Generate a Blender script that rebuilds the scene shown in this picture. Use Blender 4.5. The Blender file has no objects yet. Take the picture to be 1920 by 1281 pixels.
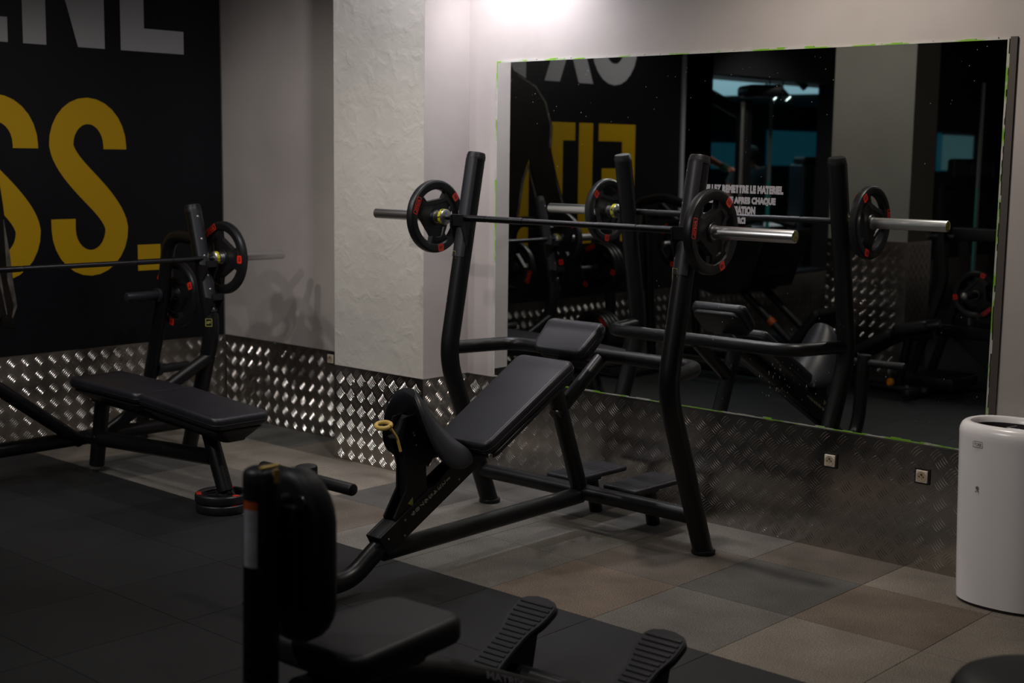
import bpy, math, random
import numpy as np
from mathutils import Vector, Matrix
random.seed(7)
PI = math.pi
scene = bpy.context.scene
COL = scene.collection

# ------------------------------------------------------------------ camera
def cam_setup():
    yaw, pitch, roll, f = -0.73762948, 0.13446703, 0.01300672, 2614.04
    cy, sy, cp, sp = math.cos(yaw), math.sin(yaw), math.cos(pitch), math.sin(pitch)
    right = Vector((cy, -sy, 0)); fwd = Vector((sy * cp, cy * cp, -sp)); down = fwd.cross(right)
    c, s = math.cos(roll), math.sin(roll)
    r2 = c * right - s * down; d2 = s * right + c * down
    cd = bpy.data.cameras.new('camera'); co = bpy.data.objects.new('camera', cd); COL.objects.link(co)
    M = Matrix((r2, -d2, -fwd)).transposed().to_4x4(); M.translation = Vector((0, -5.012, 1.6))
    co.matrix_world = M
    cd.sensor_width = 36; cd.lens = f / 1920 * 36
    cd.clip_start = .05; cd.clip_end = 100
    cd.dof.use_dof = True; cd.dof.focus_distance = 5.5; cd.dof.aperture_fstop = 2.8
    scene.camera = co
cam_setup()

# ------------------------------------------------------------------ view + world + lights
vs = scene.view_settings
vs.view_transform = 'Standard'; vs.look = 'None'; vs.gamma = 1; vs.exposure = -0.12; vs.use_curve_mapping = False
w = bpy.data.worlds.new('world'); scene.world = w; w.use_nodes = True
w.node_tree.nodes['Background'].inputs[0].default_value = (.55, .6, .7, 1)
w.node_tree.nodes['Background'].inputs[1].default_value = .006
scene.cycles.max_bounces = 8; scene.cycles.glossy_bounces = 5; scene.cycles.diffuse_bounces = 3
scene.cycles.use_denoising = True

def spot(loc, tgt, energy, size_deg, blend, color, rad=.045):
    ld = bpy.data.lights.new('ceiling_spot', 'SPOT'); lo = bpy.data.objects.new('ceiling_spot', ld); COL.objects.link(lo)
    ld.energy = energy; ld.spot_size = math.radians(size_deg); ld.spot_blend = blend; ld.color = color; ld.shadow_soft_size = rad
    lo.location = loc
    lo.rotation_euler = (Vector(tgt) - Vector(loc)).to_track_quat('-Z', 'Y').to_euler()
    return lo
def area(loc, tgt, energy, sx, sy, color):
    ld = bpy.data.lights.new('window_light', 'AREA'); lo = bpy.data.objects.new('window_light', ld); COL.objects.link(lo)
    ld.shape = 'RECTANGLE'; ld.size = sx; ld.size_y = sy; ld.energy = energy; ld.color = color
    lo.location = loc; lo.rotation_euler = (Vector(tgt) - Vector(loc)).to_track_quat('-Z', 'Y').to_euler()
    return lo
COOL = (.93, .92, 1.0); WARM = (1, .90, .80)
SPOTS = [  # location, target, energy, cone, blend, colour
    ((-4.43, -.23, 2.76), (-4.46, -.02, 2.25), 80, 112, 1.0, (.95, .92, 1.0)),
    ((-4.52, -.85, 2.98), (-4.78, -.31, 2.0), 66, 140, .9, (.98, .95, 1.0)),
    ((-2.75, -.85, 3.02), (-2.5, -.5, 0), 92, 125, .8, WARM),
    ((-3.64, -4.2, 3.02), (-3.7, -1.2, .2), 115, 80, .5, (1, .96, .92)),
    ((-5.25, -3.1, 3.02), (-5.9, -.6, .3), 58, 84, .6, (1, .95, .90)),
    ((-5.95, -2.7, 3.02), (-5.9, -.6, .3), 50, 84, .6, (1, .95, .90)),
    ((-4.7, -1.9, 3.02), (-4.7, -1.2, .2), 42, 100, .7, (1, .96, .90)),
    ((-4.95, -3.0, 3.02), (-5.0, -4.3, .8), 26, 110, .8, (1, .96, .88)),
    ((-5.4, -4.1, 3.02), (-6.9, -3.2, 1.2), 44, 100, .8, (1, .96, .90)),  # added fill spot, brightens the mural lettering for the mirror view
    ((-5.9, -5.6, 3.02), (-6.6, -6.0, .2), 60, 110, .8, (1, .94, .86)),  # added fill spot, lifts the plating below the long opening
    ((-2.4, -2.9, 3.02), (-2.4, -2.6, 0), 26, 90, .9, (.95, .94, 1)),
    ((-.5, -6.6, 3.02), (1.2, -6.4, .8), 110, 110, .9, (1, .95, .88)),  # added fill spot on the unseen right wall that the plates reflect
    ((-2.6, -9.5, 3.02), (-2.6, -11.5, .8), 90, 110, .9, (1, .95, .88)),
    ((-7.66, -7.22, 2.10), (-7.95, -6.6, 1.3), 5, 90, .8, (1, .97, .92)),
]
for s_ in SPOTS: spot(*s_)
area((-9.8, -9, 2.40), (-9.8, -9, 0), 13, 2.5, 4, (.45, .85, 1.0))  # added fill hung in mid-room, no window behind it
area((-9.4, -8.2, .8), (-9.4, -8.2, 3), 3.5, 1.5, 3, (.85, .95, 1.0))  # added upward fill for the neighbouring ceiling, no real source

# ------------------------------------------------------------------ materials
def mat(name, base=(.5, .5, .5), rough=.5, metal=0, bump=None, var=None, emis=None, spec=None, coat=0):
    m = bpy.data.materials.new(name); m.use_nodes = True
    nt = m.node_tree; b = nt.nodes['Principled BSDF']
    b.inputs['Base Color'].default_value = (*base, 1); b.inputs['Roughness'].default_value = rough; b.inputs['Metallic'].default_value = metal
    if spec is not None: b.inputs['Specular IOR Level'].default_value = spec
    if coat: b.inputs['Coat Weight'].default_value = coat; b.inputs['Coat Roughness'].default_value = .1
    tc = nt.nodes.new('ShaderNodeTexCoord')
    if var:      # (scale, amount) noise variation of colour
        n = nt.nodes.new('ShaderNodeTexNoise'); n.inputs['Scale'].default_value = var[0]; n.inputs['Detail'].default_value = 6
        nt.links.new(tc.outputs['Object'], n.inputs['Vector'])
        r = nt.nodes.new('ShaderNodeMapRange'); r.inputs['From Min'].default_value = .3; r.inputs['From Max'].default_value = .7
        r.inputs['To Min'].default_value = 1 - var[1]; r.inputs['To Max'].default_value = 1 + var[1]
        nt.links.new(n.outputs['Fac'], r.inputs['Value'])
        mx = nt.nodes.new('ShaderNodeVectorMath'); mx.operation = 'SCALE'; mx.inputs[0].default_value = base
        nt.links.new(r.outputs[0], mx.inputs['Scale']); nt.links.new(mx.outputs[0], b.inputs['Base Color'])
    if bump:     # (scale, strength, distance)
        n = nt.nodes.new('ShaderNodeTexNoise'); n.inputs['Scale'].default_value = bump[0]; n.inputs['Detail'].default_value = 5
        nt.links.new(tc.outputs['Object'], n.inputs['Vector'])
        bp = nt.nodes.new('ShaderNodeBump'); bp.inputs['Strength'].default_value = bump[1]; bp.inputs['Distance'].default_value = bump[2]
        nt.links.new(n.outputs['Fac'], bp.inputs['Height']); nt.links.new(bp.outputs[0], b.inputs['Normal'])
    if emis:
        b.inputs['Emission Color'].default_value = (*emis[0], 1); b.inputs['Emission Strength'].default_value = emis[1]
    return m
M = {}
M['steel_black'] = mat('black_powder_coat', (.0055, .0055, .0065), .36, bump=(900, .08, .0006), spec=.35)
M['steel_black2'] = mat('black_plastic', (.008, .008, .0095), .45, spec=.35)
M['wear'] = mat('charcoal_wear_strip', (.016, .016, .021), .42, spec=.4)
M['vinyl'] = mat('black_vinyl', (.0125, .012, .0165), .40, bump=(420, .25, .0006), var=(6, .2), spec=.42)
M['vinyl_dark'] = mat('dark_matt_vinyl', (.0105, .0108, .0125), .5, spec=.3)
M['rubber'] = mat('rubber_plate', (.008, .008, .010), .40, bump=(300, .08, .0004), spec=.42)
M['chrome'] = mat('chrome', (.78, .78, .80), .31, 1)
M['chrome_dull'] = mat('brushed_steel', (.45, .45, .45), .35, 1)
M['knurl'] = mat('dark_knurled_steel', (.06, .06, .065), .33, 1, bump=(1500, .5, .0005))
M['red'] = mat('red_print', (.85, .028, .010), .5)
M['ink'] = mat('black_ink', (.008, .007, .007), .5)
M['yellow'] = mat('yellow_plastic', (.66, .46, .12), .4)
M['yellowprint'] = mat('yellow_print', (.45, .42, .10), .5)
M['creamprint'] = mat('cream_print', (.55, .54, .42), .5)
M['white'] = mat('white_plastic', (.90, .87, .88), .24)
M['speck'] = mat('dried_water_marks', (.30, .30, .30), .6)
M['dark_in'] = mat('dark_bin_inside', (.03, .022, .028), .5)
M['greyprint'] = mat('grey_print', (.16, .16, .16), .5)
M['mural'] = mat('mural_navy', (.0038, .0043, .0068), .40, var=(1.5, .2), spec=.25)
M['m_white'] = mat('mural_white', (.34, .33, .35), .42, spec=.3)
M['m_yellow'] = mat('mural_yellow', (.44, .265, .003), .42, spec=.3)
M['m_skin'] = mat('mural_figure', (.008, .0062, .005), .42, var=(4, .6), spec=.25)
M['m_rim'] = mat('mural_figure_edge', (.10, .09, .078), .42, var=(14, .8))
M['socket'] = mat('cream_socket', (.62, .56, .46), .4)
M['socket_in'] = mat('socket_recess', (.42, .34, .24), .4)
M['orange'] = mat('orange_plastic', (.7, .22, .01), .4)
M['ceiling'] = mat('ceiling_black', (.01, .01, .012), .8)
M['dark_wall'] = mat('dark_paint', (.010, .011, .014), .6)
M['teal_wall'] = mat('teal_wall', (.010, .045, .070), .6)
M['trimgrey'] = mat('grey_trim', (.32, .33, .36), .5)
M['frame_tan'] = mat('mirror_backing', (.06, .048, .042), .6)
M['skin'] = mat('skin', (.42, .16, .10), .5)
M['hair'] = mat('hair', (.02, .014, .01), .6)
M['cloth'] = mat('dark_cloth', (.02, .03, .035), .8)
M['blue_dark'] = mat('dark_blue_shroud', (.014, .022, .035), .4)
M['green_glow'] = mat('teal_edge_glass', (.05, .35, .32), .2)

def plaster(name, base, lumps, strength):
    m = bpy.data.materials.new(name); m.use_nodes = True; nt = m.node_tree; b = nt.nodes['Principled BSDF']
    b.inputs['Roughness'].default_value = .62
    tc = nt.nodes.new('ShaderNodeTexCoord')
    n1 = nt.nodes.new('ShaderNodeTexNoise'); n1.inputs['Scale'].default_value = 2.2; n1.inputs['Detail'].default_value = 8
    nt.links.new(tc.outputs['Object'], n1.inputs['Vector'])
    cr = nt.nodes.new('ShaderNodeValToRGB'); cr.color_ramp.elements[0].position = .3; cr.color_ramp.elements[1].position = .7
    cr.color_ramp.elements[0].color = (*[c * .90 for c in base], 1); cr.color_ramp.elements[1].color = (*[min(1, c * 1.08) for c in base], 1)
    nt.links.new(n1.outputs['Fac'], cr.inputs['Fac']); nt.links.new(cr.outputs[0], b.inputs['Base Color'])
    n2 = nt.nodes.new('ShaderNodeTexNoise'); n2.inputs['Scale'].default_value = lumps; n2.inputs['Detail'].default_value = 4; n2.inputs['Distortion'].default_value = .6
    n3 = nt.nodes.new('ShaderNodeTexNoise'); n3.inputs['Scale'].default_value = 90; n3.inputs['Detail'].default_value = 3
    nt.links.new(tc.outputs['Object'], n2.inputs['Vector']); nt.links.new(tc.outputs['Object'], n3.inputs['Vector'])
    pw = nt.nodes.new('ShaderNodeMath'); pw.operation = 'POWER'; pw.inputs[1].default_value = 3
    nt.links.new(n2.outputs['Fac'], pw.inputs[0])
    ad = nt.nodes.new('ShaderNodeMath'); ad.operation = 'MULTIPLY_ADD'; ad.inputs[1].default_value = .03
    nt.links.new(n3.outputs['Fac'], ad.inputs[0]); nt.links.new(pw.outputs[0], ad.inputs[2])
    bp = nt.nodes.new('ShaderNodeBump'); bp.inputs['Strength'].default_value = strength; bp.inputs['Distance'].default_value = .02
    nt.links.new(ad.outputs[0], bp.inputs['Height']); nt.links.new(bp.outputs[0], b.inputs['Normal'])
    return m
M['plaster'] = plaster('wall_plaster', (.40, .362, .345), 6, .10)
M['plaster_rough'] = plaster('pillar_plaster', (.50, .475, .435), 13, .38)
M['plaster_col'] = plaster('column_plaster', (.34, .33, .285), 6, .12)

def rubber_floor(name, black):
    m = bpy.data.materials.new(name); m.use_nodes = True; nt = m.node_tree; b = nt.nodes['Principled BSDF']
    b.inputs['Roughness'].default_value = .6 if black else .9
    b.inputs['Specular IOR Level'].default_value = .28
    tc = nt.nodes.new('ShaderNodeTexCoord')
    at = nt.nodes.new('ShaderNodeAttribute'); at.attribute_name = 'tile_colour'
    sp = nt.nodes.new('ShaderNodeTexNoise'); sp.inputs['Scale'].default_value = 270; sp.inputs['Detail'].default_value = 2
    lg = nt.nodes.new('ShaderNodeTexNoise'); lg.inputs['Scale'].default_value = 3.5; lg.inputs['Detail'].default_value = 6
    for n in (sp, lg): nt.links.new(tc.outputs['Object'], n.inputs['Vector'])
    r1 = nt.nodes.new('ShaderNodeMapRange'); r1.inputs['From Min'].default_value = .40; r1.inputs['From Max'].default_value = .60
    r1.inputs['To Min'].default_value = .8 if black else .55; r1.inputs['To Max'].default_value = 1.2 if black else 1.45
    nt.links.new(sp.outputs['Fac'], r1.inputs['Value'])
    r2 = nt.nodes.new('ShaderNodeMapRange'); r2.inputs['From Min'].default_value = .3; r2.inputs['From Max'].default_value = .7
    r2.inputs['To Min'].default_value = .75; r2.inputs['To Max'].default_value = 1.2
    nt.links.new(lg.outputs['Fac'], r2.inputs['Value'])
    mu = nt.nodes.new('ShaderNodeMath'); mu.operation = 'MULTIPLY'; nt.links.new(r1.outputs[0], mu.inputs[0]); nt.links.new(r2.outputs[0], mu.inputs[1])
    sc = nt.nodes.new('ShaderNodeVectorMath'); sc.operation = 'SCALE'
    nt.links.new(at.outputs['Color'], sc.inputs[0]); nt.links.new(mu.outputs[0], sc.inputs['Scale']); nt.links.new(sc.outputs[0], b.inputs['Base Color'])
    bp = nt.nodes.new('ShaderNodeBump'); bp.inputs['Strength'].default_value = .35; bp.inputs['Distance'].default_value = .0015
    nt.links.new(sp.outputs['Fac'], bp.inputs['Height']); nt.links.new(bp.outputs[0], b.inputs['Normal'])
    return m
M['floor_brown'] = rubber_floor('speckled_rubber_tiles', False)
M['floor_black'] = rubber_floor('black_rubber_tiles', True)

def alu():
    m = bpy.data.materials.new('tread_plate_aluminium'); m.use_nodes = True; nt = m.node_tree; b = nt.nodes['Principled BSDF']
    b.inputs['Metallic'].default_value = 1; b.inputs['Roughness'].default_value = .3
    b.inputs['Base Color'].default_value = (.46, .435, .41, 1)
    tc = nt.nodes.new('ShaderNodeTexCoord'); n = nt.nodes.new('ShaderNodeTexNoise'); n.inputs['Scale'].default_value = 3.5; n.inputs['Detail'].default_value = 8
    nt.links.new(tc.outputs['Object'], n.inputs['Vector'])
    r = nt.nodes.new('ShaderNodeMapRange'); r.inputs['From Min'].default_value = .3; r.inputs['From Max'].default_value = .7
    r.inputs['To Min'].default_value = .15; r.inputs['To Max'].default_value = .27
    nt.links.new(n.outputs['Fac'], r.inputs['Value']); nt.links.new(r.outputs[0], b.inputs['Roughness'])
    return m
M['alu'] = alu()
M['mirror'] = mat('mirror_glass', (.88, .91, .90), .012, 1)
def green_edge():
    m = mat('paint_edge', (.3, .3, .3), .6); nt = m.node_tree; b = nt.nodes['Principled BSDF']
    tc = nt.nodes.new('ShaderNodeTexCoord'); n = nt.nodes.new('ShaderNodeTexNoise'); n.inputs['Scale'].default_value = 7; n.inputs['Detail'].default_value = 6
    nt.links.new(tc.outputs['Object'], n.inputs['Vector'])
    cr = nt.nodes.new('ShaderNodeValToRGB'); cr.color_ramp.elements[0].position = .46; cr.color_ramp.elements[1].position = .52
    cr.color_ramp.elements[0].color = (.16, .36, .02, 1); cr.color_ramp.elements[1].color = (.42, .42, .39, 1)
    nt.links.new(n.outputs['Fac'], cr.inputs['Fac']); nt.links.new(cr.outputs[0], b.inputs['Base Color'])
    return m
M['green'] = green_edge()
M['teal_win'] = mat('lit_teal_window', (.02, .05, .06), .5, emis=((.03, .33, .48), .065))
M['blind'] = mat('lit_window_blind', (.1, .2, .22), .5, emis=((.18, .42, .45), .11))
M['lamp_glow'] = mat('lamp_glow', (1, 1, 1), .5, emis=((.8, 1, .95), 6))

# ------------------------------------------------------------------ mesh helpers
ROOT = {}
class MB:
    def __init__(s): s.v = []; s.f = []; s.mi = []; s.cur = 0
    def add(s, vs_, fs):
        o = len(s.v); s.v += [tuple(p) for p in vs_]; s.f += [tuple(i + o for i in f) for f in fs]; s.mi += [s.cur] * len(fs); return s
    def box(s, c, d, rot=None, bev=0):
        hx, hy, hz = d[0] / 2, d[1] / 2, d[2] / 2
        if bev:
            return s.rbox(c, d, rot, bev)
        P = [Vector((x, y, z)) for x in (-hx, hx) for y in (-hy, hy) for z in (-hz, hz)]
        if rot is not None: P = [rot @ p for p in P]
        P = [p + Vector(c) for p in P]
        return s.add(P, [(0, 1, 3, 2), (4, 6, 7, 5), (0, 4, 5, 1), (2, 3, 7, 6), (0, 2, 6, 4), (1, 5, 7, 3)])
    def rbox(s, c, d, rot, r, n=3, corner=None, taper=None, bulge=0):
        """box with rounded edges: stack of rounded-rectangle rings along local z. taper: fn(tz)->(sx,sy)"""
        hx, hy, hz = d[0] / 2, d[1] / 2, d[2] / 2; r = min(r, hx, hy, hz)
        cr = corner if corner else r
        rings = []
        for k in range(n + 1):
            a = PI / 2 * k / n; rings.append((-hz + r - r * math.cos(a), r - r * math.sin(a)))
        rings += [(-z, i) for z, i in rings[::-1]]
        vs_, fs = [], []
        m = 5; N = 4 * (m + 1)
        for z, ins in rings:
            for q, (sx, sy) in enumerate(((1, 1), (-1, 1), (-1, -1), (1, -1))):
                for k in range(m + 1):
                    a = PI / 2 * (q + k / m)
                    rr = max(cr - ins * .6, .0005)
                    x = sx * (hx - ins - rr) + rr * math.cos(a); y = sy * (hy - ins - rr) + rr * math.sin(a)
                    vs_.append(Vector((x, y, z)))
        L = len(rings)
        for i in range(L - 1):
            for j in range(N):
                j2 = (j + 1) % N; fs.append((i * N + j, i * N + j2, (i + 1) * N + j2, (i + 1) * N + j))
        fs.append(tuple(range(N))[::-1]); fs.append(tuple((L - 1) * N + j for j in range(N)))
        if taper: vs_ = [Vector(taper(p)) for p in vs_]
        if rot is not None: vs_ = [rot @ p for p in vs_]
        return s.add([p + Vector(c) for p in vs_], fs)
    def tube(s, pts, r, seg=20, fillet=0, caps=True, ends=None, r2=None, up=None):
        P = [Vector(p) for p in pts]
        if fillet:
            Q = [P[0]]
            for i in range(1, len(P) - 1):
                a, b, c = P[i - 1], P[i], P[i + 1]
                u = (a - b); v = (c - b); t = min(fillet, u.length * .48, v.length * .48); u.normalize(); v.normalize()
                p0 = b + u * t; p1 = b + v * t
                for k in range(9):
                    q = k / 8; Q.append((1 - q) ** 2 * p0 + 2 * q * (1 - q) * b + q * q * p1)
            Q.append(P[-1]); P = Q
        n = len(P); T = []
        for i in range(n):
            t = (P[min(i + 1, n - 1)] - P[max(i - 1, 0)]).normalized(); T.append(t)
        ref = Vector(up) if up else (Vector((0, 0, 1)) if abs(T[0].z) < .9 else Vector((1, 0, 0)))
        N = (ref - T[0] * ref.dot(T[0])).normalized(); vs_, fs = [], []
        for i in range(n):
            N = (N - T[i] * N.dot(T[i])).normalized(); B = T[i].cross(N)
            ra = r[i] if isinstance(r, (list, tuple)) else r; rb = (r2 if r2 else ra)
            for k in range(seg):
                a = 2 * PI * k / seg; vs_.append(P[i] + N * (ra * math.cos(a)) + B * (rb * math.sin(a)))
        for i in range(n - 1):
            for k in range(seg):
                k2 = (k + 1) % seg; fs.append((i * seg + k, i * seg + k2, (i + 1) * seg + k2, (i + 1) * seg + k))
        if caps: fs.append(tuple(range(seg))[::-1]); fs.append(tuple((n - 1) * seg + k for k in range(seg)))
        return s.add(vs_, fs)
    def cyl(s, a, b, r, seg=20, bev=0):
        a, b = Vector(a), Vector(b)
        if bev:
            d = (b - a).normalized()
            return s.tube([a, a + d * bev * .3, a + d * bev, b - d * bev, b - d * bev * .3, b], [r - bev, r - bev * .3, r, r, r - bev * .3, r - bev], seg)
        return s.tube([a, b], r, seg)
    def lathe(s, prof, o, axis, seg=32, close=False):
        """prof: list of (radius, along-axis)"""
        A = Vector(axis).normalized(); ref = Vector((0, 0, 1)) if abs(A.z) < .9 else Vector((1, 0, 0)); N = (ref - A * ref.dot(A)).normalized(); B = A.cross(N)
        vs_, fs = [], []; n = len(prof)
        for r, h in prof:
            for k in range(seg):
                a = 2 * PI * k / seg; vs_.append(Vector(o) + A * h + N * (r * math.cos(a)) + B * (r * math.sin(a)))
        rng = range(n) if close else range(n - 1)
        for i in rng:
            i2 = (i + 1) % n
            for k in range(seg):
                k2 = (k + 1) % seg; fs.append((i * seg + k, i * seg + k2, i2 * seg + k2, i2 * seg + k))
        if not close:
            if prof[0][0] > 1e-5: fs.append(tuple(range(seg))[::-1])
            if prof[-1][0] > 1e-5: fs.append(tuple((n - 1) * seg + k for k in range(seg)))
        return s.add(vs_, fs)
    def prism(s, poly, o, U, V, t):
        """extrude 2D polygon (list of (u,v)) in plane O+uU+vV by thickness t along UxV"""
        U, V = Vector(U), Vector(V); W = U.cross(V).normalized() * t; O = Vector(o); n = len(poly)
        vs_ = [O + U * a + V * b for a, b in poly]; vs_ += [p + W for p in vs_]
        fs = [tuple(range(n))[::-1], tuple(range(n, 2 * n))] + [(i, (i + 1) % n, (i + 1) % n + n, i + n) for i in range(n)]
        return s.add(vs_, fs)
    def ribbon(s, pts, wid, o, U, V, t):
        """flat stroke of width wid (float or list) following 2-D points, thickness t"""
        n = len(pts); L, R = [], []
        for i in range(n):
            a = pts[max(i - 1, 0)]; b = pts[min(i + 1, n - 1)]; dx, dy = b[0] - a[0], b[1] - a[1]; l = math.hypot(dx, dy); nx, ny = -dy / l, dx / l
            h = (wid[i] if isinstance(wid, list) else wid) / 2
            L.append((pts[i][0] + nx * h, pts[i][1] + ny * h)); R.append((pts[i][0] - nx * h, pts[i][1] - ny * h))
        for i in range(n - 1):
            s.prism([R[i], R[i + 1], L[i + 1], L[i]], o, U, V, t)
        return s
    def build(s, name, m, parent=None, ang=35, attr=None):
        me = bpy.data.meshes.new(name)
        off = Vector((0, 0, 0)); q = parent
        if parent is not None: off = ROOT[parent.name]
        V = [(x - off.x, y - off.y, z - off.z) for x, y, z in s.v]
        me.from_pydata(V, [], s.f)
        for mm in (m if isinstance(m, (list, tuple)) else [m]): me.materials.append(M[mm] if isinstance(mm, str) else mm)
        me.polygons.foreach_set('material_index', s.mi)
        me.polygons.foreach_set('use_smooth', [True] * len(me.polygons))
        me.validate(); me.update()
        try: me.set_sharp_from_angle(angle=math.radians(ang))
        except Exception: pass
        o = bpy.data.objects.new(name, me); COL.objects.link(o)
        if parent is not None: o.parent = parent
        ROOT[o.name] = off
        return o
def tag(o, label=None, cat=None, group=None, kind=None):
    if label: o['label'] = label
    if cat: o['category'] = cat
    if group: o['group'] = group
    if kind: o['kind'] = kind
    return o
def thing(name, loc, label, cat, group=None):
    o = bpy.data.objects.new(name, None); COL.objects.link(o); o.location = loc; o.empty_display_size = .1
    ROOT[o.name] = Vector(loc); return tag(o, label, cat, group)
def copy_tree(o, parent=None):
    c = o.copy(); COL.objects.link(c)
    if parent is not None: c.parent = parent
    for ch in list(o.children): copy_tree(ch, c)
    return c
def RX(a): return Matrix.Rotation(a, 3, 'X')
def RY(a): return Matrix.Rotation(a, 3, 'Y')
def RZ(a): return Matrix.Rotation(a, 3, 'Z')
def frame(U, V): # matrix mapping local x->U, y->V, z->UxV
    U = Vector(U).normalized(); V = Vector(V).normalized(); W = U.cross(V).normalized(); return Matrix((U, V, W)).transposed()
_tc = {}
def text_geo(s, bold=0.0):
    key = (s, bold)
    if key not in _tc:
        cu = bpy.data.curves.new('lettering_curve', 'FONT'); cu.body = s; cu.size = 1; cu.offset = bold; cu.resolution_u = 3; cu.space_character = 1.0 + bold * .5
        o = bpy.data.objects.new('lettering_tmp', cu); COL.objects.link(o); bpy.context.view_layer.update()
        me = bpy.data.meshes.new_from_object(o.evaluated_get(bpy.context.evaluated_depsgraph_get()))
        vs_ = [tuple(v.co) for v in me.vertices]; fs = [tuple(p.vertices) for p in me.polygons]
        bpy.data.objects.remove(o); bpy.data.curves.remove(cu); bpy.data.meshes.remove(me)
        _tc[key] = (vs_, fs)
    return _tc[key]
def put_text(mb, s, o, U, V, width, height, bold=0.02, centre=True, slant=0):
    vs_, fs = text_geo(s, bold)
    xs = [v[0] for v in vs_]; ys = [v[1] for v in vs_]; x0, x1, y0, y1 = min(xs), max(xs), min(ys), max(ys)
    U, V, O = Vector(U).normalized(), Vector(V).normalized(), Vector(o)
    out = []
    for x, y, _ in vs_:
        a = (x - x0) / (x1 - x0) - (.5 if centre else 0); b = (y - y0) / (y1 - y0) - (.5 if centre else 0)
        out.append(O + U * (a * width + slant * b * height) + V * (b * height))
    mb.add(out, fs)

# ------------------------------------------------------------------ tread plate sheets (raised five-bar pattern)
def tread(mb, O, U, V, w, h, holes=(), pitch=.0805, ph=(0, 0), h0=0):
    """flat sheet at O spanning w along U and h along V; bars raised along UxV. holes: (u0,v0,u1,v1) rectangles left without bars"""
    O, U, V = Vector(O), Vector(U).normalized(), Vector(V).normalized(); W = U.cross(V)
    th = .002
    mb.prism([(0, 0), (w, 0), (w, h), (0, h)], O - W * th, U, V, th)
    s = pitch / math.sqrt(2); L = s * .86; hw = .0015; hh = .0015
    c45 = math.sqrt(.5)
    n = int((w + h) / s) + 3
    st = (-1, -.7, -.33, 0, .33, .7, 1)
    O3, U3, V3, W3 = (np.array(q) for q in (O, U, V, W))
    for i in range(-n, n):
        for j in range(-n, n):
            a0, b0 = (i + .5) * s, (j + .5) * s
            cu, cv = c45 * (a0 - b0) + ph[0], c45 * (a0 + b0) + ph[1]
            if cu < -.02 or cv < -.02 or cu > w + .02 or cv > h + .02: continue
            if any(x0 < cu < x1 and y0 < cv < y1 for x0, y0, x1, y1 in holes): continue
            al = ((1, 1) if (i + j) % 2 == 0 else (-1, 1)); al = (al[0] * c45, al[1] * c45); pe = (-al[1], al[0])
            for k in range(5):
                d = (k - 2) * s * .195
                P = []
                ok = True
                for t in st:
                    x = t * L / 2; bow = .0045 * (1 - t * t) + d; ww = hw * (1 - .75 * t * t)
                    hgt = hh * (1 - .9 * t * t)
                    for sd, hz in ((-1, 0), (0, hgt), (1, 0)):
                        uu = cu + al[0] * x + pe[0] * (bow + sd * ww); vv = cv + al[1] * x + pe[1] * (bow + sd * ww)
                        if uu < 0.0005 or vv < 0.0005 or uu > w - .0005 or vv > h - .0005: ok = False
                        P.append((uu, vv, hz))
                if not ok:
                    continue
                fs = []
                for q in range(len(st) - 1):
                    b = q * 3
                    fs += [(b, b + 3, b + 4, b + 1), (b + 1, b + 4, b + 5, b + 2)]
                mb.add([tuple(O3 + U3 * u + V3 * v + W3 * z) for u, v, z in P], fs)
    return mb

# ------------------------------------------------------------------ the room shell
X0 = -6.894; PLH = .495
# floor: individual tiles, colour per tile stored as a face attribute
def build_floor():
    V, F, C, MI = [], [], [], []
    def quad(x0, x1, y0, y1, c, mi):
        g = .0015; o = len(V)
        V.extend([(x0 + g, y0 + g, 0), (x1 - g, y0 + g, 0), (x1 - g, y1 - g, 0), (x0 + g, y1 - g, 0),
                  (x0, y0, -.004), (x1, y0, -.004), (x1, y1, -.004), (x0, y1, -.004)])
        F.extend([(o, o + 1, o + 2, o + 3), (o, o + 4, o + 5, o + 1), (o + 1, o + 5, o + 6, o + 2), (o + 2, o + 6, o + 7, o + 3), (o + 3, o + 7, o + 4, o)])
        C.extend([c] * 5); MI.extend([mi] * 5)
    T, G, B, D, R = (.190, .166, .136), (.082, .078, .072), (.140, .108, .084), (.110, .092, .076), (.130, .120, .106)
    rows = [(-.34, 0), (-.85, -.34), (-1.36, -.85)]
    pat = {2: (T, T, T), 1: (T, T, T), 0: (T, B, T), -1: (D, G, R), -2: (R, D, B), -3: (G, R, R), -4: (G, R, R), -5: (G, G, D), -6: (T, T, R),  # middle-row tiles under the incline bench: its shadow is put into the colour
           -7: (D, T, R), -8: (G, T, G), -9: (G, T, D), -10: (D, G, R)}
    for k in range(-10, 4):
        x0 = -2.441 + .489 * k; x1 = x0 + .489
        p = pat.get(k, (T, R, B))
        for q, (y0, y1) in enumerate(rows):
            quad(x0, x1, y0, y1, p[q], 0)
    rnd = random.Random(3)
    for i in range(-16, 8):
        for j in range(0, 21):
            y1 = -1.36 - .5 * j; x0 = -2.441 + .489 * i
            k = .8 + .4 * rnd.random()
            quad(x0, x0 + .489, y1 - .5, y1, (.0095 * k, .0098 * k, .0108 * k), 1)
    me = bpy.data.meshes.new('floor'); me.from_pydata(V, [], F)
    me.materials.append(M['floor_brown']); me.materials.append(M['floor_black']); me.polygons.foreach_set('material_index', MI)
    at = me.attributes.new('tile_colour', 'FLOAT_COLOR', 'FACE'); at.data.foreach_set('color', [c for q in C for c in (*q, 1)])
    o = bpy.data.objects.new('floor', me); COL.objects.link(o); tag(o, kind='structure')
build_floor()
def slab(name, c, d, m, kind='structure'):
    o = MB().box(c, d).build(name, m); return tag(o, kind='structure')
ZC = 3.1
slab('wall_back', (-4.0, .1, ZC / 2), (10.0, .2, ZC), 'plaster')
slab('wall_left', (X0 - .1, -2.6, ZC / 2), (.2, 5.0, ZC), 'dark_wall')
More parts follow.
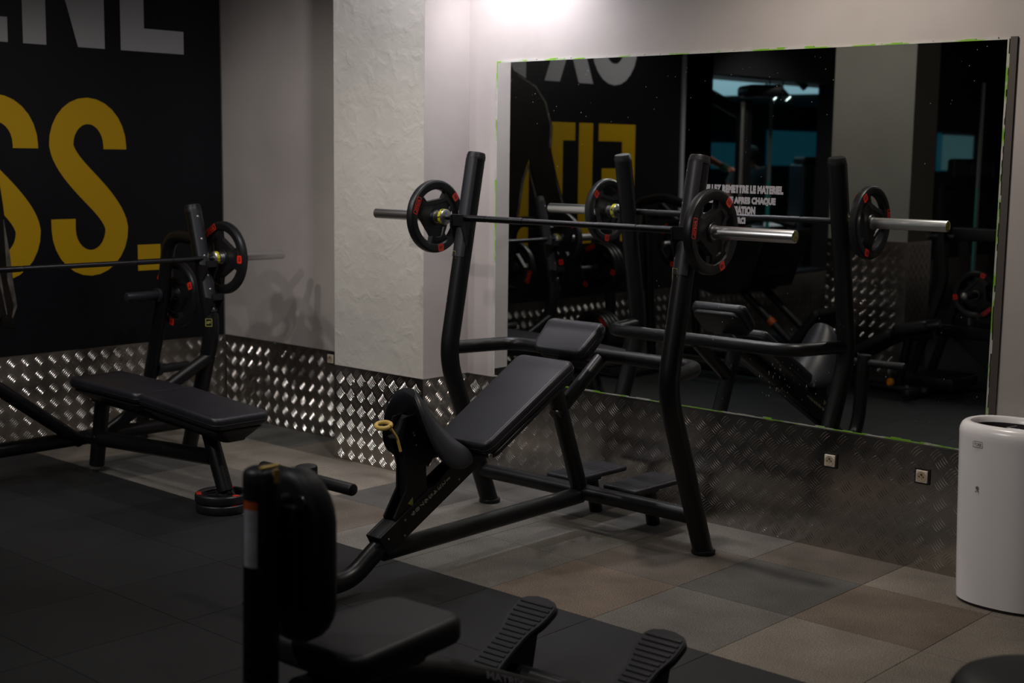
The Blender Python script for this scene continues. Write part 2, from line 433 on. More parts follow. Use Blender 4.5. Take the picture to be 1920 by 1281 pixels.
slab('ceiling', (-6.5, -6, ZC + .05), (17, 13, .1), 'ceiling')
# projecting pillar in front of the back wall
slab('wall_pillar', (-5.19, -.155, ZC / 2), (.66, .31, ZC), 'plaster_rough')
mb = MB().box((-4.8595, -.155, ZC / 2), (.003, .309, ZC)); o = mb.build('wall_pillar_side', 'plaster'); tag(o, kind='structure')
# metal tread plates along the foot of the walls
mb = MB(); tread(mb, (-4.856, -.004, 0), (1, 0, 0), (0, 0, 1), 4.6, PLH, holes=((2.03, .33, 2.12, .42), (2.435, .33, 2.525, .42)), ph=(.02, .03)); tag(mb.build('baseboard_back', 'alu'), kind='structure')
mb = MB(); tread(mb, (-5.520, -.314, 0), (1, 0, 0), (0, 0, 1), .662, PLH, ph=(.01, .03)); tag(mb.build('baseboard_pillar', 'alu'), kind='structure')
mb = MB(); tread(mb, (-4.854, -.314, 0), (0, 1, 0), (0, 0, 1), .31, PLH, ph=(.03, .03)); tag(mb.build('baseboard_pillar_side', 'alu'), kind='structure')
mb = MB(); tread(mb, (X0 + .006, -.004, 0), (1, 0, 0), (0, 0, 1), 1.36, PLH, holes=((.90, .40, 1.1, .5),), ph=(.05, .02)); tag(mb.build('baseboard_recess', 'alu'), kind='structure')
mb = MB(); tread(mb, (X0 + .004, -10.9, 0), (0, 1, 0), (0, 0, 1), 10.89, PLH, ph=(.02, .01)); tag(mb.build('baseboard_left', 'alu'), kind='structure')
# left wall continues beyond the mural: dark end, long interior window, dark wall
slab('wall_left_end', (X0 - .1, -4.88, ZC / 2 + .0), (.2, .44, ZC), 'dark_wall')
slab('wall_left_sill', (X0 - .1, -6.15, .26), (.2, 2.1, .52), 'dark_wall')
slab('wall_left_header', (X0 - .1, -6.15, 2.70), (.2, 2.1, .80), 'dark_wall')
slab('wall_left_far', (X0 - .1, -8.3, ZC / 2), (.2, 2.2, ZC), 'dark_wall')
slab('wall_left_far_sill', (X0 - .1, -9.95, .73), (.2, 1.1, 1.46), 'dark_wall')
slab('wall_left_far_header', (X0 - .1, -9.95, 2.5), (.2, 1.1, 1.22), 'dark_wall')
slab('wall_left_far_end', (X0 - .1, -11.2, ZC / 2), (.2, 1.4, ZC), 'dark_wall')
slab('trim_1', (X0 + .012, -4.655, 1.62), (.02, .045, 2.24), 'trimgrey')
# free-standing column seen in the mirror
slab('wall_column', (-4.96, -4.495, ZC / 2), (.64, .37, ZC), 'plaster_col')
mb = MB(); tread(mb, (-4.64 + .006, -4.312 + .006, 0), (-1, 0, 0), (0, 0, 1), .65, 1.0, ph=(.0, .01)); tag(mb.build('baseboard_column', 'alu'), kind='structure')
mb = MB(); tread(mb, (-4.64 + .004, -4.68, 0), (0, 1, 0), (0, 0, 1), .366, 1.0, ph=(.02, .01)); tag(mb.build('baseboard_column_side', 'alu'), kind='structure')

# ------------------------------------------------------------------ mural with its lettering
def S_path(W, H, s, n=14):
    cx = W / 2; R = (W - s) / 2; Rv = R * 1.15; P = []
    P.append((W - s / 2, .715 * H)); P.append((W - s / 2, H - s / 2 - Rv))
    for k in range(1, n): a = PI * k / n; P.append((cx + R * math.cos(a), H - s / 2 - Rv + Rv * math.sin(a)))
    yl = H - s / 2 - Rv; yb = s / 2 + Rv
    x0, x1 = s / 2, W - s / 2
    for k in range(0, 19):
        t = k / 18; y = yl + (yb - yl) * t
        q = t * t * (3 - 2 * t); q = q * .8 + t * .2
        P.append((x0 + (x1 - x0) * q, y))
    for k in range(1, n): a = -PI * k / n; P.append((cx + R * math.cos(a), s / 2 + Rv + Rv * math.sin(a)))
    P.append((s / 2, s / 2 + Rv)); P.append((s / 2, .325 * H))
    return P
def arc_box(W, H, s, open_=False):
    cx = W / 2; R = (W - s) / 2; Rv = R * 1.1; P = []
    for k in range(13): a = PI * k / 12; P.append((cx + R * math.cos(a), H - s / 2 - Rv + Rv * math.sin(a)))
    for k in range(13): a = PI + PI * k / 12; P.append((cx + R * math.cos(a), s / 2 + Rv + Rv * math.sin(a)))
    P.append(P[0]); return P
def glyph(mb, ch, y0, W, z0, H, s, x, over=0.0):
    O = (x, y0, z0); U = (0, 1, 0); V = (0, 0, 1); t = .001
    R = lambda a, b, c, d: mb.prism([(a, b), (c, b), (c, d), (a, d)], O, U, V, t)
    if ch == 'I': R(0, 0, W, H)
    elif ch == 'F': R(0, 0, s, H); R(s, H - s * .8, W, H); R(s, H * .48, W * .9, H * .48 + s * .8)
    elif ch == 'E': R(0, 0, s, H); R(s, H - s * .85, W, H); R(s, H * .46, W * .92, H * .46 + s * .85); R(s, 0, W, s * .85)
    elif ch == 'T': R(W / 2 - s / 2, 0, W / 2 + s / 2, H - s * .8); R(0, H - s * .8, W, H)
    elif ch == 'N':
        R(0, 0, s * .88, H); R(W - s * .88, 0, W, H); mb.prism([(s * .88, H), (s * .88, H * .70), (W - s * .88 - .03, 0), (W - s * .88, 0), (W - s * .88, H * .30), (s * .88 + .03, H)], O, U, V, t)
    elif ch == 'X':
        mb.prism([(0, 0), (s * 1.05, 0), (W, H), (W - s * 1.05, H)], O, U, V, t)
        mb.prism([(W - s * 1.05, 0), (W, 0), (s * 1.05, H), (0, H)], (x + .0004, y0, z0), U, V, t)
    elif ch == 'Y':
        mb.prism([(W / 2 - s / 2, 0), (W / 2 + s / 2, 0), (W / 2 + s / 2, H * .42), (W, H), (W - s * 1.05, H), (W / 2, H * .58), (s * 1.05, H), (0, H), (W / 2 - s / 2, H * .42)], O, U, V, t)
    elif ch == 'O': mb.ribbon(arc_box(W, H, s), s, O, U, V, t)
    elif ch == 'G':
        P = arc_box(W, H, s); mb.ribbon(P[2:24], s, O, U, V, t); R(W * .5, H * .36, W - s, H * .36 + s * .8); R(W - s, s * .9, W, H * .36 + s * .8)
    elif ch == 'S':
        P = S_path(W, H, s); n = len(P); wd = []
        for i, (a, b) in enumerate(P): wd.append(s * (1 + .10 * math.exp(-((b - H / 2) / (H * .14)) ** 2)))
        mb.ribbon(P, wd, O, U, V, t)
    elif ch == '.': R(0, 0, W, H)
mural = thing('wall_mural', (X0 + .005, -2.33, PLH), 'dark navy wall mural reading OXYGENE FITNESS. above the metal plating', 'mural')
xm = X0 + .003
MB().box((xm, -2.323, (PLH + ZC) / 2 + .001), (.004, 4.62, ZC - PLH - .004)).build('printed_panel', 'mural', mural)
mb = MB(); xl = xm + .0025
for ch, y0, W in (('O', -4.02, .575), ('X', -3.47, .57), ('Y', -2.88, .54), ('G', -2.31, .48), ('E', -1.765, .425), ('N', -1.255, .48), ('E', -.675, .41)):
    glyph(mb, ch, y0, W, 2.135, .925, .165 if ch in 'XOYG' else .15, xl)
mb.build('white_lettering', 'm_white', mural)
mb = MB()
for ch, y0, W in (('F', -4.018, .467), ('I', -3.48, .168), ('T', -3.265, .45), ('N', -2.74, .50), ('E', -2.15, .44)):
    glyph(mb, ch, y0, W, .91, .925, .168, xl)
glyph(mb, 'S', -1.655, .465, .898, .97, .142, xl); glyph(mb, 'S', -1.125, .468, .898, .97, .142, xl); glyph(mb, '.', -.597, .15, .909, .147, 0, xl)
mb.build('yellow_lettering', 'm_yellow', mural)
# printed athlete between the letters (seen mainly in the mirror)
fig = [(-2.52, 2.62), (-2.50, 2.28), (-2.56, 2.19), (-2.80, 2.10), (-2.93, 1.98), (-3.00, 1.80), (-2.99, 1.62), (-3.06, 1.42), (-3.16, 1.20), (-3.19, .95), (-3.12, .72), (-3.0, .62), (-2.92, .74), (-2.93, 1.0), (-2.86, 1.25),
       (-2.74, 1.56), (-2.66, 1.40), (-2.60, 1.10), (-2.58, .80), (-2.62, .50), (-1.62, .50), (-1.66, .85), (-1.63, 1.15), (-1.58, 1.42), (-1.52, 1.22), (-1.48, .95), (-1.42, .66), (-1.36, .64), (-1.345, .80), (-1.37, 1.0), (-1.40, 1.3), (-1.44, 1.6),
       (-1.50, 1.85), (-1.62, 2.05), (-1.95, 2.18), (-2.02, 2.28), (-2.0, 2.62), (-2.08, 2.80), (-2.26, 2.86), (-2.44, 2.80)]
fig = fig[::-1]
mb = MB(); mb.prism(fig, (xl + .0015, 0, 0), (0, 1, 0), (0, 0, 1), .0008); fo = mb.build('printed_figure', 'm_skin', mural)
mb = MB()
for pts, wd in (([(-2.60, 2.16), (-2.80, 2.085), (-2.915, 1.97), (-2.98, 1.80), (-2.975, 1.64)], [.004, .014, .016, .022, .03]),
                ([(-3.04, 1.42), (-3.14, 1.20), (-3.17, .95)], [.006, .02, .01]), ([(-2.74, 1.52), (-2.67, 1.40), (-2.615, 1.10), (-2.60, .85)], [.01, .03, .02, .008]),
                ([(-2.72, 1.52), (-2.82, 1.28)], [.006, .02]), ([(-2.55, 2.13), (-2.45, 2.05), (-2.3, 2.0)], [.004, .03, .008]),
                ([(-1.40, 1.22), (-1.385, 1.05), (-1.375, .90), (-1.35, .76), (-1.37, .70)], [.004, .022, .03, .02, .006]), ([(-1.46, 1.15), (-1.43, .90), (-1.40, .72)], [.004, .014, .004])):
    MB().ribbon(pts, wd, (xl + .003, 0, 0), (0, 1, 0), (0, 0, 1), .0006).build('figure_highlight', 'm_rim', fo)

# ------------------------------------------------------------------ wall mirror
mir = thing('wall_mirror', (-3.405, -.003, PLH), 'large rectangular wall mirror with green paint along its edges', 'mirror')
mx0, mx1, mz0, mz1 = -4.665, -2.145, PLH + .004, 2.03
MB().box(((mx0 + mx1) / 2, -.0035, (mz0 + mz1) / 2), (mx1 - mx0, .005, mz1 - mz0)).build('mirror_glass', 'mirror', mir)
mb = MB(); rnd = random.Random(5)
def ragged(a, b, horizontal, base, sgn):
    n = 60; pts = []
    for i in range(n): 
        t0 = a + (b - a) * i / n; t1 = a + (b - a) * (i + 1) / n; w_ = .004 + .007 * rnd.random() ** 2
        if horizontal: mb.box(((t0 + t1) / 2, -.0035, base + sgn * w_ / 2), (t1 - t0, .0066, w_))
        else: mb.box((base + sgn * w_ / 2, -.0035, (t0 + t1) / 2), (w_, .0066, t1 - t0))
ragged(mx0 - .006, mx1 + .006, True, mz1, 1); ragged(mz0, mz1, False, mx0, -1); ragged(mz0, mz1, False, mx1, 1); ragged(mx0, mx1, True, mz0 + .001, 1)
mb.build('painted_edge', 'green', mir)
mb = MB().box((mx1 + .024, -.004, (mz0 + mz1) / 2), (.026, .007, mz1 - mz0 + .02)); mb.build('backing_strip', 'frame_tan', mir)
mb = MB(); yt = -.0066
for s_, z, half in (('VEUILLEZ REMETTRE LE MATERIEL', 1.461, .214), ('A SA PLACE APRES CHAQUE', 1.412, .179), ('UTILISATION', 1.373, .083), ('MERCI', 1.330, .036)):
    put_text(mb, s_, (-3.268, yt, z), (1, 0, 0), (0, 0, 1), half * 2, .035 if s_ != 'MERCI' else .028, bold=.08)
mb.build('vinyl_lettering', 'm_white', mir)
# dried specks and drips on the glass
mb = MB(); rd = random.Random(11)
def speck(x, z, w_, h_): mb.add([(x + w_ * math.cos(a), -.0064, z + h_ * math.sin(a)) for a in [2 * PI * k / 7 for k in range(7)]], [tuple(range(7))])
for k in range(90): speck(mx0 + .05 + 2.4 * rd.random(), 1.45 + .56 * rd.random() ** .6, .0006 + .0012 * rd.random(), .0006 + .0012 * rd.random())
for k in range(45):
    u = rd.gauss(-3.03, .055); speck(u, .60 + .16 * rd.random(), .0004 + .0008 * rd.random(), .001 + .006 * rd.random() ** 2)
for k in range(40): speck(mx0 + .9 + 1.6 * rd.random(), .55 + .5 * rd.random(), .0005 + .001 * rd.random(), .0008 + .003 * rd.random())
tag(mb.build('dried_specks', 'speck', mir), kind='stuff')

# ------------------------------------------------------------------ wall sockets
def socket(x, z, label):
    t = thing('power_socket', (x, -.006, z), label, 'socket', 'cream wall sockets in the metal plating')
    MB().box((x, -.0075, z), (.062, .003, .062)).build('back_box', 'ink', t)
    MB().rbox((x, -.0125, z), (.048, .010, .048), None, .002, corner=.004).build('face_plate', 'socket', t)
    mb = MB(); mb.lathe([(.0205, 0), (.0205, -.0008), (.019, -.001), (.017, -.0006), (0, -.0006)], (x, -.0176, z), (0, 1, 0), 28); mb.build('socket_well', 'socket_in', t)
    mb = MB(); 
    for dx in (-.009, .009): mb.cyl((x + dx, -.0196, z), (x + dx, -.0186, z), .0025, 10)
    mb.cyl((x + .001, -.0245, z + .009), (x + .001, -.0186, z + .009), .0028, 10)
    mb.build('pin_hole', 'ink', t)
socket(-2.783, .373, 'cream wall socket in the metal plating, left one below the mirror')
socket(-2.382, .374, 'cream wall socket in the metal plating beside the white bin')
socket(-5.905, .452, 'small wall socket at the recess corner, half hidden by the pillar edge')

# ------------------------------------------------------------------ weight plates
def make_plate(R=.1625, T=.040):
    t = thing('weight_plate', (0, 0, 0), 'black rubber grip plate', 'weight plate')
    NT = 72; h = T / 2
    # radial bands: bore, hub, triangle edge, rim inner, rim outer
    def r1(a):
        d = ((a - PI / 2 + PI / 3) % (2 * PI / 3)) - PI / 3; return min(.112, .074 / math.cos(PI / 3 - abs(d)))
    def spoke(a):
        d = ((a - PI / 2 + PI / 3) % (2 * PI / 3)) - PI / 3; return abs(d) < .40
    def prof(a):
        q = r1(a) * R / .1625
        return [(.0255, .0155), (.036, .0155), (.039, .009), (max(q - .022, .042), .009), (max(q - .018, .046), .0150), (max(q, .05), .0145)]
    RI = .1205 * R / .1625
    V, F = [], []
    rings = []
    for k in range(NT):
        a = 2 * PI * k / NT; p = prof(a) + [(RI, .0105 if spoke(a) else .0125), (RI + .006, h - .0015), (RI + .010, h), (R - .010, h), (R - .003, h - .004), (R, h - .011)]
        rings.append([(r * math.cos(a), r * math.sin(a), z) for r, z in p])
    nb = len(rings[0])
    for sgn in (1, -1):
        for k in range(NT):
            for (x, y, z) in rings[k]: V.append((x, y, z * sgn))
    def vid(s, k, b): return s * NT * nb + (k % NT) * nb + b
    HB = 5  # band between index 5 and 6 is open between the spokes
    solid = [spoke(2 * PI * (k + .5) / NT) for k in range(NT)]
    for k in range(NT):
        for b in range(nb - 1):
            if b == HB and not solid[k]: continue
            F.append((vid(0, k, b), vid(0, k, b + 1), vid(0, k + 1, b + 1), vid(0, k + 1, b)))
            F.append((vid(1, k, b), vid(1, k + 1, b), vid(1, k + 1, b + 1), vid(1, k, b + 1)))
        F.append((vid(0, k, nb - 1), vid(1, k, nb - 1), vid(1, k + 1, nb - 1), vid(0, k + 1, nb - 1)))
        F.append((vid(0, k, 0), vid(0, k + 1, 0), vid(1, k + 1, 0), vid(1, k, 0)))
        if not solid[k]:
            F.append((vid(0, k, HB), vid(0, k + 1, HB), vid(1, k + 1, HB), vid(1, k, HB)))
            F.append((vid(0, k, HB + 1), vid(1, k, HB + 1), vid(1, k + 1, HB + 1), vid(0, k + 1, HB + 1)))
            if solid[(k - 1) % NT]: F.append((vid(0, k, HB), vid(1, k, HB), vid(1, k, HB + 1), vid(0, k, HB + 1)))
            if solid[(k + 1) % NT]: F.append((vid(0, k + 1, HB), vid(0, k + 1, HB + 1), vid(1, k + 1, HB + 1), vid(1, k + 1, HB)))
    mb = MB(); mb.add(V, F); mb.build('rubber_body', 'rubber', t, ang=28)
    mb = MB(); mb.lathe([(.0252, -.0165), (.0285, -.0165), (.0285, .0165), (.0252, .0165)], (0, 0, 0), (0, 0, 1), 36, close=True); mb.build('steel_bushing', 'chrome_dull', t)
    # labels on both faces: one long brand label and two square weight labels at the spokes
    for sgn in (1, -1):
        def fr(a, r):
            c = Vector((r * math.cos(a) * sgn, r * math.sin(a), sgn * (h + .0004))); out = Vector((math.cos(a) * sgn, math.sin(a), 0)); tn = Vector((-math.sin(a) * sgn, math.cos(a), 0)); return c, out, tn
        zz = Vector((0, 0, sgn * .0003))
        def rect(mb, c, U, V, a, b, ch):
            P = [(-a + ch, -b), (a - ch, -b), (a, -b + ch), (a, b - ch), (a - ch, b), (-a + ch, b), (-a, b - ch), (-a, -b + ch)]
            mb.add([c + U * p + V * q for p, q in P], [tuple(range(8))])
        rs = (RI + R) / 2
        a = PI / 2; c, out, tn = fr(a, rs - .004)
        mb = MB(); rect(mb, c, -tn, out, .039, .0135, .003); mb.cur = 1; rect(mb, c + zz, -tn, out, .036, .0105, .002); mb.cur = 0
        put_text(mb, 'ZIVA', c + zz * 2, -tn, out, .062, .0155, bold=.04, slant=.4); mb.build('brand_label', ['red', 'ink'], t)
        for a in (PI / 2 + 2 * PI / 3, PI / 2 - 2 * PI / 3):
            c, out, tn = fr(a, rs - .002)
            U_ = -tn; V_ = out
            mb = MB(); rect(mb, c, U_, V_, .0175, .0165, .005); mb.cur = 1
            put_text(mb, '10', c + zz, U_, V_, .018, .015, bold=.03); mb.build('weight_label', ['red', 'ink'], t)
    return t
PLATE0 = make_plate(); PLATE_N = [0]
def place_plate(loc, axis, spin, label, scale=1.0, group=None):
    """axis: direction of the plate's face normal; spin: angle of the brand label measured from world up about the axis"""
    global PLATE0
    o = PLATE0 if PLATE_N[0] == 0 else copy_tree(PLATE0)
    PLATE_N[0] += 1
    A = Vector(axis).normalized(); ref = Vector((0, 0, 1)) if abs(A.z) < .9 else Vector((0, 1, 0))
    Y = (ref - A * ref.dot(A)).normalized(); X = Y.cross(A)
    Rm = Matrix((X, Y, A)).transposed() @ Matrix.Rotation(spin, 3, 'Z')
    Mx = (Rm @ Matrix.Diagonal((scale, scale, 1))).to_4x4(); Mx.translation = Vector(loc); o.matrix_world = Mx
    o['label'] = label; o['group'] = group or 'black rubber weight plates with red labels'
    return o

# ------------------------------------------------------------------ barbells
def make_barbell(c, axis, label):
    A = Vector(axis).normalized(); C_ = Vector(c)
    t = thing('barbell', c, label, 'barbell', 'chrome sleeved barbells')
    P = lambda d: C_ + A * d
    mb = MB(); mb.cyl(P(-.66), P(.66), .0125, 20)
    for s in (-1, 1):
        for a, b in ((.20, .40), (.415, .60)):
            n = 16
            mb.cyl(P(s * a), P(s * b), .0142, 24)
    mb.build('shaft', 'knurl', t)
    for s in (-1, 1):
        mb = MB(); mb.lathe([(.0130, .655), (.030, .657), (.0345, .661), (.0345, .683), (.030, .688), (.0245, .690), (.0245, 1.110), (.0235, 1.1135), (.0215, 1.1145), (.0205, 1.1125), (0, 1.1125)], C_, A * s, 40)
        sl = mb.build('sleeve', 'chrome', t)
        mb = MB(); mb.lathe([(.0348, .664), (.0352, .664), (.0352, .680), (.0348, .680)], C_, A * s, 40, close=True)
        st = mb.build('sticker_band', 'yellow_band', sl)
        mb = MB(); mb.lathe([(.0195, 1.1127), (.0195, 1.1131), (0, 1.1131)], C_, A * s, 28); mb.build('end_cap', 'endcap', sl)
    return t
def band_mat(name, scale):
    m = mat(name, (.5, .5, .05), .4); nt = m.node_tree; b = nt.nodes['Principled BSDF']
    tc = nt.nodes.new('ShaderNodeTexCoord'); n = nt.nodes.new('ShaderNodeTexVoronoi'); n.inputs['Scale'].default_value = scale
    nt.links.new(tc.outputs['Object'], n.inputs['Vector'])
    cr = nt.nodes.new('ShaderNodeValToRGB'); cr.color_ramp.interpolation = 'CONSTANT'
    cr.color_ramp.elements[0].color = (.55, .50, .02, 1); cr.color_ramp.elements[1].position = .62; cr.color_ramp.elements[1].color = (.01, .01, .01, 1)
    nt.links.new(n.outputs['Distance'], cr.inputs['Fac']); nt.links.new(cr.outputs[0], b.inputs['Base Color'])
    return m
M['yellow_band'] = band_mat('yellow_black_sticker', 70); M['endcap'] = band_mat('bar_end_sticker', 160)

# ------------------------------------------------------------------ helper pieces shared by the machines
def pad(mb, c, U, V, lu, lv, t, r=.012, corner=.03, taper=None):
    """upholstered pad: centre c of its underside, length lu along U, lv along V, thickness t along UxV"""
    Fm = frame(U, V); W = Vector(U).cross(Vector(V)).normalized()
    mb.rbox(Vector(c) + W * t / 2, (lu, lv, t), Fm, r, n=4, corner=corner, taper=taper)
def bolt(mb, p, n, r=.006):
    p = Vector(p); n = Vector(n).normalized(); mb.lathe([(r, 0), (r, .0015), (r * .6, .003), (0, .003)], p, n, 12)
def bolts(lst, parent, name='bolt', m='chrome_dull'):
    for p, n, r in lst:
        mb = MB(); bolt(mb, p, n, r); mb.build(name, m, parent)
def upright_wear(mb, x, pts, n, r, halfang=50, t=.003, pin=None):
    """wear strip hugging a round upright on the side facing n. pts: path points"""
    n = Vector(n)
    V, F = [], []; m = 8
    for p in pts:
        p = Vector(p)
        T = (Vector(pts[-1]) - Vector(pts[0])).normalized(); N = (n - T * n.dot(T)).normalized(); B = T.cross(N)
        for k in range(m + 1):
            a = math.radians(-halfang + 2 * halfang * k / m)
            for rr in (r - .001, r + t): V.append(p + N * (rr * math.cos(a)) + B * (rr * math.sin(a)))
    w_ = (m + 1) * 2
    for i in range(len(pts) - 1):
        for k in range(m):
            a = i * w_ + k * 2
            F.append((a + 1, a + 3, a + w_ + 3, a + w_ + 1)); F.append((a, a + w_, a + w_ + 2, a + 2))
        F.append((i * w_, i * w_ + 1, (i + 1) * w_ + 1, (i + 1) * w_)); b = i * w_ + m * 2; F.append((b, b + w_, b + w_ + 1, b + 1))
    for i in (0, len(pts) - 1):
        f = [i * w_ + k * 2 for k in range(m + 1)] + [i * w_ + k * 2 + 1 for k in range(m, -1, -1)]; F.append(tuple(f))
    mb.add(V, F)

# ------------------------------------------------------------------ incline bench in front of the mirror
XC = -3.705
inc = thing('incline_bench_press', (XC, -1.0, 0), 'black incline barbell bench in front of the mirror', 'weight bench')
def incline():
    R = .041
    for x in (-3.11, -4.30):
        path = [(x, -.42, .004), (x, -.70, .70), (x, -.53, 1.588)]
        up = MB().tube(path, R, 28, fillet=.10, caps=True, up=(1, 0, 0)).build('upright', 'steel_black', inc)
        # rubber foot and cap
        mb = MB(); d = (Vector(path[1]) - Vector(path[0])).normalized()
        mb.lathe([(.047, 0), (.049, .004), (.049, .016), (.046, .020), (.0405, .020)], (x, -.42, .0), (0, 0, 1), 28); mb.build('rubber_foot', 'steel_black2', up)
        dt = (Vector(path[2]) - Vector(path[1])).normalized()
        mb = MB(); mb.lathe([(.0425, -.02), (.0425, -.004), (.040, .0), (.040, .006), (.037, .011), (0, .011)], path[2], dt, 28); mb.build('end_cap', 'steel_black2', up)
        at = lambda z: Vector((x, -.70 + .17 * (z - .70) / .888, z))
        mb = MB(); upright_wear(mb, x, [at(1.14), at(1.3), at(1.57)], (0, -1, 0), R, 55); ws = mb.build('wear_strip', 'wear', up)
        nn = Vector((-.62, -.78, -.1)).normalized()
        bolts([(at(z) + nn * (R + (.002 if z > 1.14 else -.001)), nn, .006) for z in (1.545, 1.42, 1.345, 1.21, .95)], up)
        # bar hook: two cheek plates and a cradle
        mb = MB()
        for dx in (-.038, .030):
            mb.prism([(-.603, 1.20), (-.628, 1.195), (-.655, 1.275), (-.657, 1.325), (-.647, 1.325), (-.642, 1.303), (-.606, 1.297), (-.596, 1.325), (-.584, 1.33)][::-1], (x + dx, 0, 0), (0, 1, 0), (0, 0, 1), .008)
        mb.box((x, -.605, 1.286), (.066, .06, .012), RX(.1)); mb.box((x, -.645, 1.305), (.066, .008, .05), RX(.12))
        mb.build('bar_hook', 'steel_black2', up)
        mb = MB()
        for z, nn in ((1.155, Vector((-.35, -.93, -.15)).normalized()),):
            U_ = Vector((0, 0, 1)); c = at(z) + nn * (R + .0012); side = U_.cross(nn).normalized()
            for (a, b, w_, h_) in ((0, .021, .034, .002), (0, -.021, .034, .002), (.017, 0, .002, .042), (-.017, 0, .002, .042)):
                mb.add([c + side * (a + w_ / 2 * p) + U_ * (b + h_ / 2 * q) for p, q in ((-1, -1), (1, -1), (1, 1), (-1, 1))], [(0, 1, 2, 3)])
            put_text(mb, 'LIFT', c + U_ * .008, side, U_, .026, .010, bold=.02); put_text(mb, 'CHEST', c - U_ * .008, side, U_, .026, .008, bold=.02)
        mb.build('adjustment_decal', 'yellowprint', up)
    # U-shaped rear cross bar
    MB().tube([(-4.30, -.68, .745), (-4.22, -.36, .745), (-3.20, -.36, .745), (-3.11, -.68, .745)], .030, 24, fillet=.09).build('rear_crossbar', 'steel_black', inc)
    # floor-level members
    MB().cyl((-4.30, -.485, .165), (-3.11, -.485, .165), .034, 24).build('lower_crossbar', 'steel_black', inc)
    MB().cyl((XC, -.49, .150), (XC, -1.63, .135), .036, 24).build('floor_beam', 'steel_black', inc)
    MB().tube([(XC, -.36, .735), (XC, -.66, .52)], .030, 24).build('rear_strut', 'steel_black', inc)
    MB().tube([(XC, -.68, .66), (XC, -.487, .165)], .036, 24).build('rear_leg', 'steel_black', inc)
    bolts([((XC + .030, -.505, .150), (1, -.3, .2), .009)], inc)
    # spine below the pads, slotted rail, and the long tube that curves up to the T-handle
    D = Vector((0, -.5, -.28)).normalized()
    MB().tube([(XC, -.60, .735), (XC, -1.13, .446)], .034, 24).build('pad_spine', 'steel_black', inc)
    MB().tube([(XC, -1.08, .473), (XC, -1.66, .150), (XC, -1.78, .066), (XC, -1.905, .062), (XC, -1.955, .16), (XC, -1.985, .50)], .037, 26, fillet=.10, up=(1, 0, 0)).build('front_tube', 'steel_black', inc)
    a = Vector((XC, -1.10, .462)); b = Vector((XC, -1.655, .157)); d = (b - a); L = d.length; d.normalize(); n = Vector((1, 0, 0)).cross(d).normalized()
    if n.z < 0: n = -n
    Fm = frame(d, n)
    mb = MB(); mid = (a + b) / 2
    for s in (-1, 1): mb.rbox(mid + Vector((s * .032, 0, 0)) + n * .008, (L, .086, .013), Fm, .003)
    mb.rbox(mid - n * .028, (L, .014, .055), Fm, .003); mb.rbox(b - d * .05 + n * .042, (.10, .016, .062), Fm, .003)
    rail = mb.build('seat_rail', 'steel_black2', inc)
    mb = MB(); xs = XC + .0389
    for k in range(9):
        p = a + d * (.247 + k * .0262) + n * .026; p.x = xs
        put_text(mb, str(k + 1), p, -n, -d, .0165 if k else .007, .0215, bold=.03)
    mb.build('scale_numbers', 'creamprint', rail)
    for t_, q in ((.20, -.012), (.53, -.02), (.50, .030), (.60, .02)):
        p = a + d * t_ + n * q; p.x = XC + .0385; bolts([(p, (1, 0, 0), .0045)], rail)
    # foot handle
    mb = MB(); mb.cyl((XC, -1.986, .495), (XC, -1.987, .516), .0385, 26, bev=.004); mb.build('post_cap', 'steel_black2', inc)
    mb = MB(); mb.cyl((XC - .25, -1.985, .472), (XC + .245, -1.985, .472), .0215, 22, bev=.006); mb.build('foot_handle', 'steel_black2', inc)
    # back pad and head pad (two cushions with shells)
    U = Vector((0, -.5, -.28)).normalized(); Wd = Vector((1, 0, 0)); up = Vector((0, -.28, .5)).normalized()   # U x V = up with V=-x
    V = -Wd
    if U.cross(V).dot(Vector((0, 0, 1))) < 0: V = -V
    c = Vector((XC, -.975, .637)); 
    def crown(p): # taper towards the foot and slightly hollow
        t_ = p.x / .30
        return (p.x, p.y * (1 - .10 * max(0, t_) ** 2), p.z + (-.006 * (1 - (p.y / .15) ** 2) if p.z > 0 else 0))
    mb = MB(); pad(mb, c - up * .060, U, V, .575, .30, .060, r=.018, corner=.035, taper=crown); bp = mb.build('back_pad', 'vinyl', inc)
    mb = MB(); pad(mb, c - up * .078, U, V, .56, .28, .020, r=.006, corner=.035); mb.build('pad_shell', 'steel_black2', bp)
    mb = MB(); pad(mb, c - up * .0345, U, V, .579, .304, .004, r=.0018, corner=.036, taper=crown); mb.build('piping', 'steel_black2', bp)
    Uh = Vector((0, -.125, -.105)).normalized(); Vh = V; uph = Uh.cross(Vh).normalized()
    def crownh(p): return (p.x, p.y * (1 + .06 * (-p.x / .09)), p.z + (-.020 * (1 - (p.y / .15) ** 2) if p.z > 0 else 0))
    ch = Vector((XC, -.605, .862))
    mb = MB(); pad(mb, ch - uph * .058, Uh, Vh, .185, .285, .058, r=.018, corner=.035, taper=crownh); hp = mb.build('head_pad', 'vinyl', inc)
    mb = MB(); pad(mb, ch - uph * .078, Uh, Vh, .17, .26, .022, r=.006, corner=.035); mb.build('pad_shell', 'steel_black2', hp)
    mb = MB(); pad(mb, ch - uph * .034, Uh, Vh, .189, .289, .004, r=.0018, corner=.036, taper=crownh); mb.build('piping', 'steel_black2', hp)
    mb = MB(); mb.lathe([(.010, 0), (.010, .004), (.006, .004), (.006, .001)], (XC + .139, -1.205, .452), (1, 0, 0), 18); mb.build('pad_pivot', 'chrome_dull', inc)
    # saddle seat on its sliding arm
    su = Vector((0, .27, -.242)).normalized()     # from the high nose down to the back pad
    sv = Vector((1, 0, 0)); sw = sv.cross(su).normalized()
    if sw.z < 0: sv = -sv; sw = -sw
    Fs = Matrix((sv, su, sv.cross(su))).transposed()
    upn = sv.cross(su)
    if upn.z < 0: upn = -upn
